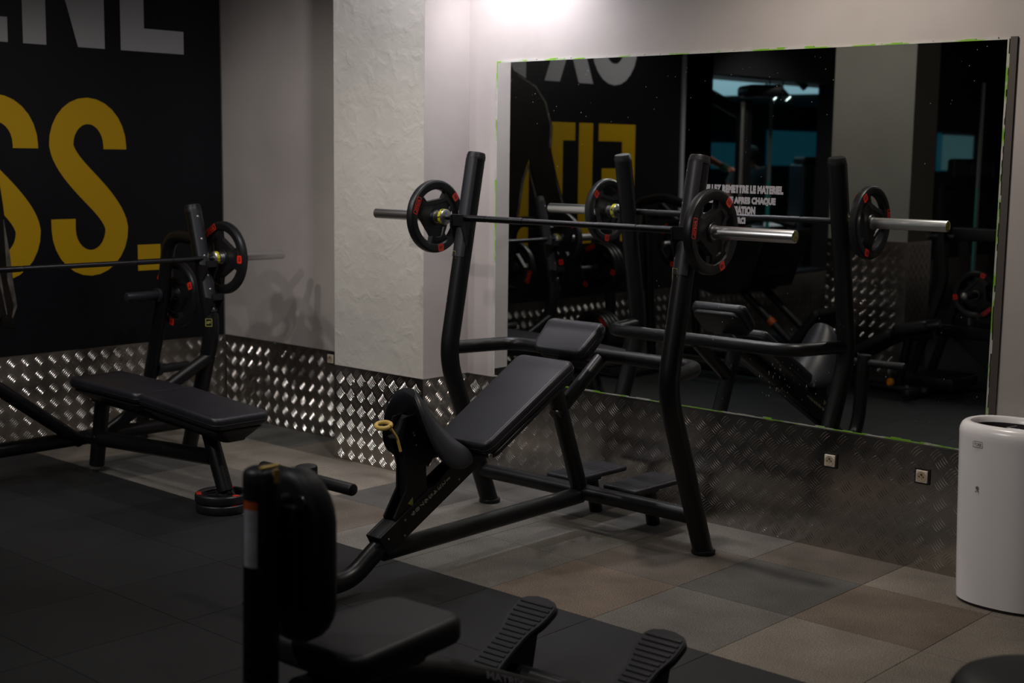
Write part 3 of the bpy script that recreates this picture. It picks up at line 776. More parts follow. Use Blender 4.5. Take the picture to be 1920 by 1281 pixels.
    cs = Vector((XC, -1.365, .580))
    ns = 14; V_, F_ = [], []; m = 20
    for i in range(ns + 1):
        t_ = i / ns; y = (t_ - .5) * .40
        wd = .125 + .030 * math.sin(PI * min(1, t_ * .62 + .08)) ** 1.5 + .01 * t_
        e = math.sin(PI * min(max(t_ * .96 + .02, .001), .999)) ** .30
        wd *= e; th = .034 * e
        sag = -.030 * math.sin(PI * t_) + .012 * (1 - t_) ** 3
        for k in range(m):
            a_ = 2 * PI * k / m; cx, cz = math.cos(a_), math.sin(a_)
            X_ = wd * math.copysign(abs(cx) ** .7, cx); Z_ = th * math.copysign(abs(cz) ** .8, cz) + sag - .85 * (X_ ** 2) / .14 * (1 - .45 * t_)
            V_.append(cs + sv * X_ + su * y + upn * Z_)
    for i in range(ns):
        for k in range(m):
            k2 = (k + 1) % m; F_.append((i * m + k, (i + 1) * m + k, (i + 1) * m + k2, i * m + k2))
    F_.append(tuple(range(m))); F_.append(tuple(ns * m + k for k in range(m))[::-1])
    mb = MB(); mb.add(V_, F_); seat = mb.build('saddle_seat', 'vinyl', inc, ang=60)
    mb = MB()
    for s in (-1, 1):
        poly = [(-1.50, .255), (-1.585, .225), (-1.60, .26), (-1.535, .36), (-1.535, .45), (-1.575, .57), (-1.555, .63), (-1.48, .64), (-1.30, .49), (-1.29, .46), (-1.44, .455), (-1.435, .36), (-1.40, .30)]
        mb.prism(poly, (XC + s * .0265 - .0045, 0, 0), (0, 1, 0), (0, 0, 1), .009)
    mb.box((XC, -1.47, .53), (.06, .20, .10), RX(-.7)); mb.box((XC, -1.52, .40), (.048, .012, .26), RX(.05))
    arm = mb.build('seat_arm', 'steel_black2', inc)
    mb = MB(); mb.prism([(-1.532, .305), (-1.508, .325), (-1.505, .290)][::-1], (XC + .0316, 0, 0), (0, 1, 0), (0, 0, 1), .0006); mb.build('pointer_mark', 'yellowprint', arm)
    bolts([((XC + .0312, -1.50, .565), (1, 0, 0), .009), ((XC + .0312, -1.49, .52), (1, 0, 0), .004), ((XC + .0312, -1.36, .50), (1, 0, 0), .006)], arm)
    mb = MB(); mb.tube([(XC + .004 + .034 * math.cos(t_), -1.630 + .020 * math.sin(t_), .610 + .008 * math.sin(t_)) for t_ in [2 * PI * k / 24 for k in range(25)]], .0085, 12, caps=False)
    mb.tube([(XC + .025, -1.618, .605), (XC + .036, -1.59, .56), (XC + .037, -1.575, .51)], .0055, 10, fillet=.02)
    mb.build('release_handle', 'yellow', arm)
incline()
# spotter footplates behind the bench
for x, dx in ((-3.845, 0), (-3.525, 0)):
    MBp = MB(); MBp.rbox((x, -.27, .195), (.185, .36, .022), None, .008, corner=.018)
    fp = MBp.build('foot_platform', 'wear', inc)
    mb = MB()
    for k in range(15): mb.rbox((x, -.42 + k * .0215, .2065), (.150, .012, .0022), None, .001)
    mb.build('tread_ribs', 'wear', fp)
    mb = MB(); mb.rbox((x, -.30, .172), (.09, .16, .030), None, .008); mb.cyl((x, -.24, .16), (x, -.20, .004), .030, 20); mb.cyl((x, -.30, .165), (x, -.46, .165), .020, 14)
    mb.build('platform_leg', 'steel_black', fp)

bar1 = make_barbell((-3.735, -.622, 1.3145), (1, 0, 0), 'barbell racked across the incline bench in front of the mirror')
place_plate((-2.985, -.622, 1.3145), (1, 0, 0), math.radians(82), 'black grip plate on the right end of the incline bench barbell')
place_plate((-4.465, -.622, 1.3145), (1, 0, 0), math.radians(68), 'black grip plate on the left end of the incline bench barbell, before the pillar')

# ------------------------------------------------------------------ flat bench by the mural wall
YC = -1.365
flat = thing('flat_bench_press', (-6.0, YC, 0), 'black flat barbell bench beside the mural wall', 'weight bench')
def flatbench():
    R = .041
    for s in (1, -1):
        y = YC + s * .605
        up = MB().tube([(-6.19, y, .004), (-5.955, y, .68), (-6.118, y, 1.30)], R, 26, fillet=.12, up=(0, 1, 0)).build('upright', 'steel_black', flat)
        at = lambda z: Vector((-5.955 - .163 * (z - .68) / .62, y, z))
        dt = (at(1.3) - at(.7)).normalized()
        mb = MB(); mb.lathe([(.0425, -.03), (.0425, -.006), (.040, .0), (.040, .008), (.036, .012), (0, .012)], at(1.30), dt, 26); mb.build('end_cap', 'steel_black2', up)
        mb = MB(); mb.lathe([(.046, 0), (.048, .004), (.048, .016), (.0405, .020)], (-6.19, y, 0), (0, 0, 1), 26); mb.build('rubber_foot', 'steel_black2', up)
        mb = MB(); upright_wear(mb, y, [at(.76), at(1.0), at(1.28)], (1, 0, 0), R, 50); mb.build('wear_strip', 'wear', up)
        nn = Vector((1, -.15, .2)).normalized()
        bolts([(at(z) + nn * (R + .003), nn, .0065) for z in (1.245, 1.13, 1.045, .945, .875, .775)], up)
        mb = MB()
        for zz in (1.022, .855):
            p = at(zz)
            for dy in (-.036, .028):
                mb.prism([(p.x + .02, zz - .11), (p.x + .055, zz - .10), (p.x + .095, zz - .025), (p.x + .095, zz + .006), (p.x + .088, zz + .006), (p.x + .085, zz - .014), (p.x + .03, zz - .012)], (0, y + dy, 0), (1, 0, 0), (0, 0, 1), -.008)
            mb.box((p.x + .062, y, zz - .019), (.066, .064, .008)); mb.box((p.x + .091, y, zz - .006), (.007, .064, .03))
        mb.build('bar_hook', 'steel_black2', up)
        # rear loop that carries the storage pegs
        loop = MB().tube([(-6.09, y, 1.14), (-6.33, y, 1.15), (-6.40, y, .80), (-6.655, y, .004)], .036, 24, fillet=.13, up=(0, 1, 0)).build('rear_post', 'steel_black', flat)
        mb = MB(); mb.lathe([(.042, 0), (.044, .004), (.044, .016), (.036, .020)], (-6.655, y, 0), (0, 0, 1), 24); mb.build('rubber_foot', 'steel_black2', loop)
        for zz, ln in ((.822, .2), (.40, .2)):
            xx = -6.395 - (.822 - zz) * .29
            mb = MB()
            for ss in (1, -1):
                if ss * s > 0 or zz > .6:
                    mb.cyl((xx, y + ss * .03, zz), (xx, y + ss * .23, zz), .0245, 22, bev=.004)
                    mb.lathe([(.0245, .030), (.038, .030), (.038, .046), (.0245, .046)], (xx, y, zz), (0, ss, 0), 22)
            mb.build('storage_peg', 'wear', loop)
        MB().tube([(-5.99, y, .53), (-6.17, YC + s * .05, .15)], .032, 22).build('side_brace', 'steel_black', flat)
        mb = MB(); nn = Vector((.55, -.83, 0)).normalized(); c = at(.715) + nn * (R + .001); c.x += .0; sd = Vector((.83, .55, 0)); U_ = Vector((0, 0, 1))
        for (a, b, w_, h_) in ((0, .019, .034, .002), (0, -.019, .034, .002), (.017, 0, .002, .038), (-.017, 0, .002, .038)):
            mb.add([c + sd * (a + w_ / 2 * p) + U_ * (b + h_ / 2 * q) for p, q in ((-1, -1), (1, -1), (1, 1), (-1, 1))], [(0, 1, 2, 3)])
        put_text(mb, 'LIFT', c, sd, U_, .024, .014, bold=.02)
        mb.build('adjustment_decal', 'yellowprint', up)
    MB().cyl((-6.17, YC - .605, .165), (-6.17, YC + .605, .165), .036, 24).build('floor_crossbar', 'steel_black', flat)
    for s in (1, -1):
        MB().cyl((-6.12, YC + s * .605, .16), (-6.61, YC + s * .605, .16), .030, 20).build('side_foot_bar', 'steel_black', flat)
    MB().cyl((-6.17, YC, .165), (-5.12, YC, .225), .037, 24).build('main_beam', 'steel_black', flat)
    MB().tube([(-6.02, YC, .42), (-6.10, YC, .035)], .037, 24).build('rear_leg', 'steel_black', flat)
    bolts([((-6.055, YC - .037, .185), (0, -1, .1), .008)], flat)
    MB().tube([(-5.17, YC, .385), (-5.032, YC, .084)], .036, 24).build('front_leg', 'steel_black', flat)
    mb = MB(); mb.rbox((-5.55, YC, .375), (.95, .10, .05), RY(.042), .008); mb.build('pad_rail', 'steel_black2', flat)
    def bench_pad(x0, z0, x1, z1, wd, th, name):
        U = Vector((x1 - x0, 0, z1 - z0)); L = U.length; U.normalize(); V = Vector((0, 1, 0)); up = U.cross(V)
        c = Vector(((x0 + x1) / 2, YC, (z0 + z1) / 2))
        tp = lambda p: (p.x, p.y, p.z - (.006 * (1 - (p.y / (wd / 2)) ** 2) if p.z > 0 else 0))
        mb = MB(); pad(mb, c - up * th, U, V, L, wd, th, r=.02, corner=.04, taper=tp); o = mb.build(name, 'vinyl', flat)
        def hull(p):
            k = 1 - .55 * (0 if p.z > 0 else 1); return (p.x * (1 - (.10 if p.z < 0 else 0)), p.y * k, p.z)
        mb = MB(); pad(mb, c - up * (th + .07), U, V, L * .95, wd * .92, .07, r=.01, corner=.05, taper=hull); mb.build('pad_shell', 'steel_black2', o)
        mb = MB(); pad(mb, c - up * (th * .62), U, V, L + .004, wd + .004, .004, r=.0018, corner=.041); mb.build('piping', 'steel_black2', o)
    bench_pad(-6.10, .497, -5.505, .487, .30, .055, 'head_pad')
    bench_pad(-5.50, .492, -4.89, .452, .30, .062, 'seat_pad')
flatbench()
bar2 = make_barbell((-6.02, YC, 1.038), (0, 1, 0), 'barbell racked across the flat bench beside the mural wall')
bx = -5.90

# ------------------------------------------------------------------ plates on and around the flat bench
place_plate((-6.02, YC + .725, 1.038), (0, -1, 0), math.radians(30), 'large black grip plate on the flat bench barbell, beside the grey recess wall', 1.17)
place_plate((-6.02, YC - .725, 1.038), (0, 1, 0), math.radians(-70), 'black grip plate on the far end of the flat bench barbell, seen in the mirror', 1.12)
place_plate((-6.395, YC + .605 + .085, .822 - .0255 * 0), (0, -1, 0), math.radians(50), 'black grip plate hung on the storage peg behind the flat bench upright', 1.12)
place_plate((-6.395, YC - .605 - .085, .822), (0, 1, 0), math.radians(110), 'black plate on the far storage peg behind the flat bench, seen in the mirror', 1.12)
place_plate((-5.045, YC - .01, .0620), (0, 0, 1), math.radians(150), 'upper of two small black plates under the flat bench front leg', .74)
place_plate((-5.040, YC - .01, .0204), (0, 0, 1), math.radians(20), 'lower of two small black plates under the flat bench front leg, on the floor', .74)

# ------------------------------------------------------------------ white waste bin at the right
binx, biny = -1.955, -.172
wb = thing('waste_bin', (binx, biny, 0), 'white plastic waste bin standing against the metal plating below the mirror', 'waste bin')
def oval(prof, seg=72, n=2.35):
    """prof list of (a, b, z) closed superellipse rings"""
    V, F = [], []
    for a, b, z in prof:
        for k in range(seg):
            t = 2 * PI * k / seg; c, s = math.cos(t), math.sin(t)
            V.append((binx + a * math.copysign(abs(c) ** (2 / n), c), biny + b * math.copysign(abs(s) ** (2 / n), s), z))
    for i in range(len(prof) - 1):
        for k in range(seg):
            k2 = (k + 1) % seg; F.append((i * seg + k, i * seg + k2, (i + 1) * seg + k2, (i + 1) * seg + k))
    return V, F
pr = [(.178, .128, .012)] + [(.178 + .020 * (t / 8) ** .8, .128 + .018 * (t / 8) ** .8, .012 + .598 * t / 8) for t in range(1, 9)]
pr += [(.199, .147, .628), (.197, .145, .642), (.191, .139, .656), (.182, .130, .664), (.172, .120, .667), (.163, .111, .664), (.157, .105, .655), (.154, .102, .640)]
V, F = oval(pr); mb = MB(); mb.add(V, F); body = mb.build('bin_body', 'white', wb)
V, F = oval([(.1535, .1015, .645), (.150, .098, .56), (.145, .095, .10)]); mb = MB(); mb.add(V, [f[::-1] for f in F]); mb.f.append(tuple(range(2 * 72, 3 * 72))); mb.mi.append(0); mb.build('bin_liner', 'dark_in', wb)
V, F = oval([(.170, .120, .0), (.172, .122, .003), (.172, .122, .012), (.150, .1, .012)]); mb = MB(); mb.add(V, F); mb.build('bin_foot', 'dark_in', wb)
mb = MB(); mb.tube([(-1.975, -.13, .648), (-1.985, -.20, .650), (-1.905, -.20, .650), (-1.895, -.13, .648)], .0022, 8, fillet=.01); mb.build('bag_wire', 'chrome_dull', wb)
mb = MB()
def onbin(x, z):
    s = 0; a = .198; b = .146; c_ = (x - binx) / a; return biny - b * (1 - abs(c_) ** 2.35) ** (1 / 2.35)
# small printed lid mark: outlined word box, and a tiny person-like pictogram
yy = onbin(-2.03, .59) - .0012; th = Vector((1, -.06, 0)).normalized()
for a, b, w_, h_ in ((0, .012, .036, .0018), (0, -.009, .036, .0018), (-.018, 0, .0018, .021), (.018, 0, .0018, .021)):
    c = Vector((-2.035, yy, .596)) + th * a + Vector((0, 0, b)); mb.add([c + th * (w_ / 2 * p) + Vector((0, 0, h_ / 2 * q)) for p, q in ((-1, -1), (1, -1), (1, 1), (-1, 1))], [(0, 1, 2, 3)])
put_text(mb, 'TORK', (-2.035, yy - .0003, .597), th, (0, 0, 1), .030, .012, bold=.02)
c = Vector((-2.030, onbin(-2.03, .44) + .004, .436)); c.y = biny - .142 * (1 - abs((-2.03 - binx) / .190) ** 2.35) ** (1 / 2.35) - .0025
mb.add([c + th * (.006 * math.cos(a)) + Vector((0, 0, .004 + .007 * math.sin(a))) for a in [2 * PI * k / 12 for k in range(12)]], [tuple(range(12))])
for s in (-1, 1): mb.add([c + th * x + Vector((0, 0, z)) for x, z in ((s * .003, -.004), (s * .008, -.012), (s * .005, -.012), (0, -.004))], [(0, 1, 2, 3)])
mb.build('printed_marks', 'greyprint', body)

# ------------------------------------------------------------------ seated bench in the foreground (built in its own frame, then turned)
sb = thing('seated_bench', (0, 0, 0), 'black seated bench with footplates in the dark foreground', 'weight bench')
def seated():
    def supr(poly): return poly
    post = MB().tube([(0, -.06, .0), (0, -.012, .30), (0, 0, .893)], .040, 28, fillet=.1, up=(1, 0, 0)).build('back_post', 'steel_black', sb)
    mb = MB(); mb.lathe([(.041, -.05), (.042, -.02), (.042, .004), (.038, .012), (.028, .018), (0, .022)], (0, 0, .890), (0, .02, 1), 28); mb.build('end_cap', 'wear', post)
    mb = MB(); mb.box((.022, .004, .9115), (.013, .052, .004)); mb.box((.0415, .004, .893), (.004, .014, .030)); mb.build('yellow_index', 'yellow', post)
    # warning label wrapped on the post
    def wrap(z0, z1, a0, a1, m_, name, par):
        V, F = [], []; n = 8
        for k in range(n + 1):
            a = math.radians(a0 + (a1 - a0) * k / n)
            for z in (z0, z1):
                yy = -.012 * (.865 - z) / .565; V.append((.0408 * math.cos(a), yy + .0408 * math.sin(a), z))
        for k in range(n): F.append((k * 2, k * 2 + 2, k * 2 + 3, k * 2 + 1))
        mb = MB(); mb.add(V, F); return mb.build(name, m_, par)
    lb = wrap(.690, .819, 248, 306, 'label_white', 'warning_label', post)
    wrap(.819, .838, 248, 306, 'orange_dark', 'label_heading', lb)
    bolts([((-.034, -.028, .60), (-.75, -.6, 0), .009), ((.0, -.052, .42), (-.1, -1, 0), .009)], post)
    # narrow upright back pad
    Fm = frame((1, 0, 0), (0, 0, 1))
    def tp(p):
        t = (p.y + .2) / .4; return (p.x * (.90 + .10 * math.sin(PI * min(1, max(0, t)))), p.y - (.018 * (p.x / .1) ** 2 if p.y > 0 else 0), p.z)
    mb = MB(); mb.rbox((-.012, .115, .683), (.215, .405, .078), Fm, .028, n=5, corner=.095, taper=tp); bp = mb.build('back_pad', 'vinyl_dark', sb)
    mb = MB(); mb.rbox((0, .060, .69), (.10, .25, .030), Fm, .006); mb.cyl((0, .0, .82), (0, .075, .82), .016, 14); mb.cyl((0, .0, .60), (0, .075, .60), .016, 14); mb.build('pad_bracket', 'steel_black2', bp)
    bolts([((.048, .070, .822), (0, -1, 0), .016)], bp, 'pad_bolt')
    # seat
    def ts(p):
        return (p.x * (1 - .10 * (p.y / .21)), p.y, p.z)
    mb = MB(); mb.rbox((0, .345, .424), (.285, .42, .072), None, .022, n=4, corner=.05, taper=ts); st = mb.build('seat', 'vinyl_dark', sb)
    mb = MB(); mb.rbox((0, .33, .365), (.12, .30, .05), None, .01); mb.tube([(0, .10, .36), (0, .48, .34)], .035, 18); mb.build('seat_support', 'steel_black2', st)
    MB().tube([(0, -.03, .30), (0, .36, .335), (.0, .62, .258), (.02, 1.07, .050), (.02, 1.16, .042)], .040, 26, fillet=.10).build('main_beam', 'steel_black', sb)
    MB().cyl((-.30, -.07, .045), (.30, -.07, .045), .038, 22, bev=.006).build('rear_foot_bar', 'steel_black', sb)
    MB().cyl((-.30, 1.16, .040), (.30, 1.16, .040), .036, 22, bev=.006).build('front_foot_bar', 'steel_black', sb)
    put = MB(); 
    d = Vector((.02, .45, -.208)).normalized(); u = Vector((-.45, .15, .88)); u = (u - d * u.dot(d)).normalized(); nn = d.cross(u)
    oc = Vector((.012, .80, .176)); put_text(put, 'MATRIX', oc + nn * .0412 * 1.0, d, u, .17, .022, bold=.015)
    put.build('printed_name', 'greyprint_dark', sb)
    # two ribbed footplates
    for sx in (-1, 1):
        outline = []
        for k in range(41):
            t = k / 40; y = -.19 + .38 * t
            w_ = .052 + .022 * (1 / (1 + math.exp(-(t - .66) * 22))) + .010 * math.exp(-((t - .0) / .18) ** 2)
            e = 1.0
            if t < .12: e = math.sqrt(max(0, 1 - ((.12 - t) / .12) ** 2))
            if t > .88: e = math.sqrt(max(0, 1 - ((t - .88) / .12) ** 2))
            e = .25 + .75 * e
            outline.append((w_ * e, y))
        poly = [(x, y) for x, y in outline] + [(-x, y) for x, y in outline[::-1]]
        tilt = math.radians(27); U = Vector((1, 0, 0)); V = Vector((0, math.cos(tilt), math.sin(tilt))); W = U.cross(V)
        c = Vector((sx * .232, 1.17, .135))
        mb = MB(); mb.prism([(a * .96, b * .985) for a, b in poly], c + W * .010, U, V, .005); mb.prism(poly, c - W * .008, U, V, .019)
        fp = mb.build('footplate', 'footplate', sb)
        mb = MB()
        for k in range(16):
            t = .09 + .82 * k / 15; y = -.19 + .38 * t; i = int(t * 40); w_ = outline[i][0] - .012
            mb.rbox(c + V * y + W * .0165, (w_ * 2, .010, .004), frame(U, V), .0015)
        mb.build('rib', 'rib', fp)
        mb = MB(); mb.prism([(1.03, .02), (1.28, .02), (1.31, .16), (1.22, .14)], (sx * .235 - .006 + (.012 if sx > 0 else 0), 0, 0), (0, 1, 0), (0, 0, 1), .014); mb.build('bracket', 'steel_black2', fp)
    sb.location = (-2.424, -3.158, 0); sb.rotation_euler = (0, 0, math.radians(3.5))
M['label_white'] = mat('warning_label', (.42, .42, .48), .6, var=(60, .15)); M['orange_dark'] = mat('orange_print', (.55, .10, .01), .5)
M['greyprint_dark'] = mat('dark_grey_print', (.10, .10, .11), .6); M['footplate'] = mat('footplate_rubber', (.0085, .008, .0115), .5, spec=.35); M['rib'] = mat('footplate_ribs', (.007, .0065, .009), .5, spec=.3)
seated()

# ------------------------------------------------------------------ black padded stool at the lower right corner
stl = thing('padded_stool', (-1.07, -2.115, 0), 'black round padded stool at the lower right edge of the picture', 'stool')
mb = MB(); mb.lathe([(0, .50), (.10, .499), (.16, .494), (.185, .482), (.198, .462), (.200, .44), (.195, .418), (.18, .41), (0, .41)][::-1], (-1.07, -2.115, 0), (0, 0, 1), 48); mb.build('seat_cushion', 'vinyl_dark', stl)
mb = MB(); mb.cyl((-1.07, -2.115, .02), (-1.07, -2.115, .412), .03, 20); mb.build('column', 'steel_black', stl)
mb = MB(); mb.lathe([(0, .0), (.17, 0), (.175, .006), (.16, .02), (.04, .035), (0, .035)], (-1.07, -2.115, 0), (0, 0, 1), 40); mb.build('base', 'steel_black', stl)

# ------------------------------------------------------------------ plate rack beyond the flat bench (seen in the mirror)
rk = thing('plate_rack', (-6.35, -3.05, 0), 'black weight plate rack beside the flat bench, seen in the mirror', 'rack')
MB().tube([(-6.35, -3.06, .01), (-6.35, -3.06, 1.0)], .040, 22).build('post', 'steel_black', rk)
MB().rbox((-6.35, -3.06, .022), (.60, .44, .04), None, .01).build('base', 'steel_black', rk)
for z in (.78, .28):
    mb = MB(); mb.cyl((-6.35, -3.02, z), (-6.35, -2.70, z), .0245, 20, bev=.004); mb.build('storage_peg', 'wear', rk)
k_ = 0
for z, n_ in ((.78, 3), (.28, 4)):
    for i in range(n_):
        yv = -2.99 + .043 * i
        place_plate((-6.35, yv, z), (0, 1, 0), math.radians(-40 + 55 * (z < .5) + 9 * i), ('black plate on the %s peg of the mirrored plate rack, %s' % ('upper' if z > .5 else 'lower', ['innermost', 'second', 'third', 'outermost'][i if i < n_ - 1 else 3])), 1.13, 'plates stacked on the plate rack')

# ------------------------------------------------------------------ leg press (seen in the mirror)
lp = thing('leg_press', (-5.5, -3.85, 0), 'large black leg press with a wide footplate, seen in the middle of the mirror', 'leg press')
def legpress():
    y0 = -3.85
    for s in (-1, 1):
        y = y0 + s * .30
        MB().cyl((-6.45, y, .05), (-5.0, y, .05), .035, 20, bev=.005).build('floor_rail', 'steel_black', lp)
        MB().tube([(-6.32, y, .05), (-6.40, y, 1.15)], .035, 20).build('rear_upright', 'steel_black', lp)
        g = MB().tube([(-6.38, y * .5 + y0 * .5, 1.22), (-5.0, y * .5 + y0 * .5, .12)], .030, 20).build('guide_rail', 'steel_black', lp)
    MB().cyl((-6.4, y0 - .30, 1.14), (-6.4, y0 + .30, 1.14), .03, 18).build('top_crossbar', 'steel_black', lp)
    MB().cyl((-5.05, y0 - .42, .05), (-5.05, y0 + .42, .05), .035, 18, bev=.005).build('front_foot_bar', 'steel_black', lp)
    mb = MB(); mb.lathe([(.031, 0), (.0312, .05)], (-5.38, y0 + .15, .425), (Vector((1.38, 0, -1.1))), 18); mb.build('orange_sticker', 'orange_dark', lp)
    # sled with footplate
    U = Vector((.78, 0, -.62)).normalized(); N = Vector((0, 1, 0)); W = U.cross(N)
    c = Vector((-5.72, y0, .845))
    poly = [(-.33, .20), (.25, .22), (.30, .10), (.26, -.10), (.10, -.24), (-.10, -.26), (-.33, -.20)]
    mb = MB(); mb.prism(poly, (-5.70, y0 - .26, .84), (1, 0, 0), (0, 0, 1), -.52); mb.build('sled', 'steel_black2', lp)
    mb = MB(); mb.rbox((-5.42, y0, .86), (.03, .62, .46), RY(.35), .012, corner=.01); mb.build('foot_plate', 'steel_black2', lp)
    for s in (-1, 1):
        mb = MB(); mb.cyl((-6.05, y0 + s * .26, .95), (-6.05, y0 + s * .56, .95), .0245, 18, bev=.004); mb.build('storage_peg', 'chrome_dull', lp)
    mb = MB(); mb.tube([(-6.55, y0 + .30, 1.10), (-6.48, y0 + .30, 1.24), (-6.25, y0 + .30, 1.285), (-5.98, y0 + .30, 1.22)], .035, 16, fillet=.08); mb.build('guard_hoop', 'steel_black2', lp)
    mb = MB(); mb.tube([(-5.60, y0 + .32, 1.10), (-5.35, y0 + .32, 1.17), (-5.10, y0 + .32, 1.12)], .020, 14, fillet=.08); mb.build('grab_handle', 'wear', lp)
    # seat and back pads
    mb = MB(); mb.rbox((-5.30, y0, .24), (.36, .40, .07), RY(.2), .02, corner=.04); mb.build('seat', 'vinyl_dark', lp)
    mb = MB(); mb.rbox((-5.08, y0, .38), (.36, .40, .07), RY(-.9), .02, corner=.04); mb.build('backrest', 'vinyl_dark', lp)
    MB().tube([(-5.12, y0, .06), (-5.12, y0, .30)], .035, 16).build('seat_post', 'steel_black', lp)
legpress()
for s, q in ((1, 'nearer the mirror'), (-1, 'away from the mirror')):
    for i in range(2):
        place_plate((-6.05, -3.85 + s * (.33 + .043 * i), .95 - .0005), (0, s, 0), math.radians(-60 + 12 * i), '%s plate on the leg press peg %s' % ('inner' if i == 0 else 'outer', q), 1.13, 'plates loaded on the leg press')

# ------------------------------------------------------------------ low adjustable bench (seen in the mirror)
ab = thing('decline_bench', (-4.45, -3.75, 0), 'low black sloping bench in front of the plated column, seen in the mirror', 'weight bench')
mb = MB(); mb.rbox((-4.56, -3.72, .325), (.42, .26, .06), RY(-.52), .018, corner=.03); mb.build('back_pad', 'vinyl_dark', ab)
mb = MB(); mb.rbox((-4.245, -3.72, .475), (.25, .26, .075), RY(-.22), .02, corner=.03); mb.build('seat_pad', 'vinyl', ab)
MB().tube([(-4.72, -3.72, .19), (-4.36, -3.72, .395), (-4.14, -3.72, .43)], .030, 18, fillet=.05).build('spine', 'steel_black', ab)
MB().tube([(-4.30, -3.72, .40), (-4.36, -3.72, .05)], .030, 18).build('front_leg', 'steel_black', ab)
MB().tube([(-4.70, -3.72, .20), (-4.76, -3.72, .05)], .030, 18).build('rear_leg', 'steel_black', ab)
MB().cyl((-4.86, -3.72, .045), (-4.14, -3.72, .045), .032, 18, bev=.005).build('base_tube', 'steel_black', ab)
MB().cyl((-4.20, -3.90, .045), (-4.20, -3.50, .045), .030, 18, bev=.005).build('foot_bar', 'steel_black', ab)
mb = MB(); mb.lathe([(0, 0), (.025, .004), (.028, .02), (.02, .034), (0, .036)], (-4.40, -3.70, .085), (0, 1, 0), 18); mb.build('adjustment_knob', 'orange', ab)
mb = MB(); mb.cyl((-4.10, -3.58, .50), (-4.02, -3.58, .52), .018, 14, bev=.003); mb.build('hand_grip', 'wear', ab)

# ------------------------------------------------------------------ storage rack machine at the right edge of the mirror
hr = thing('plate_loaded_machine', (-4.05, -4.0, 0), 'black plate loaded machine at the right edge of the mirror reflection', 'gym machine')
def rackm():
    y0 = -4.14
    for s in (-1, 1):
        y = y0 + s * .16
        MB().tube([(-4.42, y, .04), (-4.19, y, .78), (-4.23, y, 1.12)], .034, 4, fillet=.08, up=(1, 1, 0)).build('side_frame', 'steel_black2', hr)
    MB().rbox((-3.96, y0, 1.09), (.50, .09, .09), None, .01).build('top_beam', 'steel_black2', hr)
    MB().rbox((-3.98, y0, .42), (.62, .08, .09), None, .01).build('middle_beam', 'steel_black2', hr)
    MB().rbox((-4.30, y0, .07), (.46, .40, .08), None, .01).build('base_block', 'steel_black2', hr)
    MB().tube([(-3.85, y0, .42), (-3.80, y0, 1.9)], .045, 4, up=(1, 1, 0)).build('mast', 'steel_black2', hr)
    mb = MB(); mb.prism([(-4.20, .40), (-3.78, .40), (-3.70, .12), (-3.86, .12)], (0, y0 + .03, 0), (1, 0, 0), (0, 0, 1), .02); mb.build('gusset', 'steel_black2', hr)
    mb = MB(); mb.cyl((-4.34, y0 + .10, 1.065), (-4.16, y0 + .10, 1.07), .020, 16, bev=.004); hg = mb.build('hand_grip', 'wear', hr)
    mb = MB(); mb.lathe([(0, -.012), (.018, -.010), (.026, 0), (.018, .010), (0, .012)], (-4.35, y0 + .10, 1.064), (1, 0, 0), 18); mb.build('grip_end', 'chrome_dull', hg)
    for x, z in ((-3.95, .70), (-3.74, .26)):
        mb = MB(); mb.cyl((x, y0, z), (x, y0 + .36, z), .0245, 18, bev=.004); pg = mb.build('storage_peg', 'wear', hr)
        mb = MB(); mb.lathe([(0, 0), (.024, .003), (.024, .02), (.016, .026), (0, .027)], (x, y0 + .36, z), (0, 1, 0), 18); mb.build('peg_end', 'chrome_dull', pg)
    mb = MB(); mb.tube([(-3.95, y0, .70), (-3.84, y0, .70)], .03, 12); mb.tube([(-3.74, y0, .26), (-3.84, y0, .42)], .03, 12); mb.build('peg_bracket', 'steel_black2', hr)
    bolts([((-3.80 - .05 * (1.9 - z) / 1.48, y0 + .034, z), (0, 1, 0), .010) for z in (1.25, 1.4, 1.55, 1.7, 1.85)], hr)
rackm()
for i in range(2):
    place_plate((-3.95, -4.00 + .045 * i, .70), (0, 1, 0), math.radians(100 + 40 * i), 'black plate on the machine at the right edge of the mirror, %s of two' % ('rear' if i == 0 else 'front'), 1.0, 'plates on the machine at the mirror edge')

# ------------------------------------------------------------------ the neighbouring room seen through the long opening
M['room_floor'] = mat('grey_floor', (.16, .16, .16), .35, var=(2, .2))
M['room_ceiling'] = mat('room_ceiling', (.30, .33, .34), .7)
slab('wall_neighbour_far', (-12.6, -11.5, 1.55), (.2, 14, 3.1), 'teal_wall')
slab('wall_neighbour_end', (-9.7, -18.2, 1.55), (6.0, .2, 3.1), 'teal_wall')
slab('wall_neighbour_near', (-9.8, -4.45, 1.55), (5.6, .2, 3.1), 'dark_wall')
slab('ceiling_neighbour', (-9.75, -11.3, 2.47), (5.5, 13.6, .06), 'room_ceiling')
slab('floor_neighbour', (-9.75, -11.3, .16), (5.5, 13.6, .04), 'room_floor')
slab('wall_far_end', (-2.8, -11.9, 1.55), (8.4, .2, 3.1), 'plaster')  # unseen end wall, kept pale for reflections in the tread plates
slab('wall_right', (1.3, -5.9, 1.55), (.2, 12, 3.1), 'plaster')  # unseen pale wall, added to give the metal plates something to reflect
for n_, (ya, yb, za, zb, m_) in enumerate([(-17.3, -14.9, 1.45, 2.02, 'teal_win'), (-14.3, -12.7, 1.40, 1.80, 'teal_win'), (-12.2, -11.0, 1.2, 1.85, 'teal_win')]):
    o = MB().box((-12.47, (ya + yb) / 2, (za + zb) / 2), (.05, yb - ya, zb - za)).build('window_%d' % (n_ + 1), m_); tag(o, kind='structure')
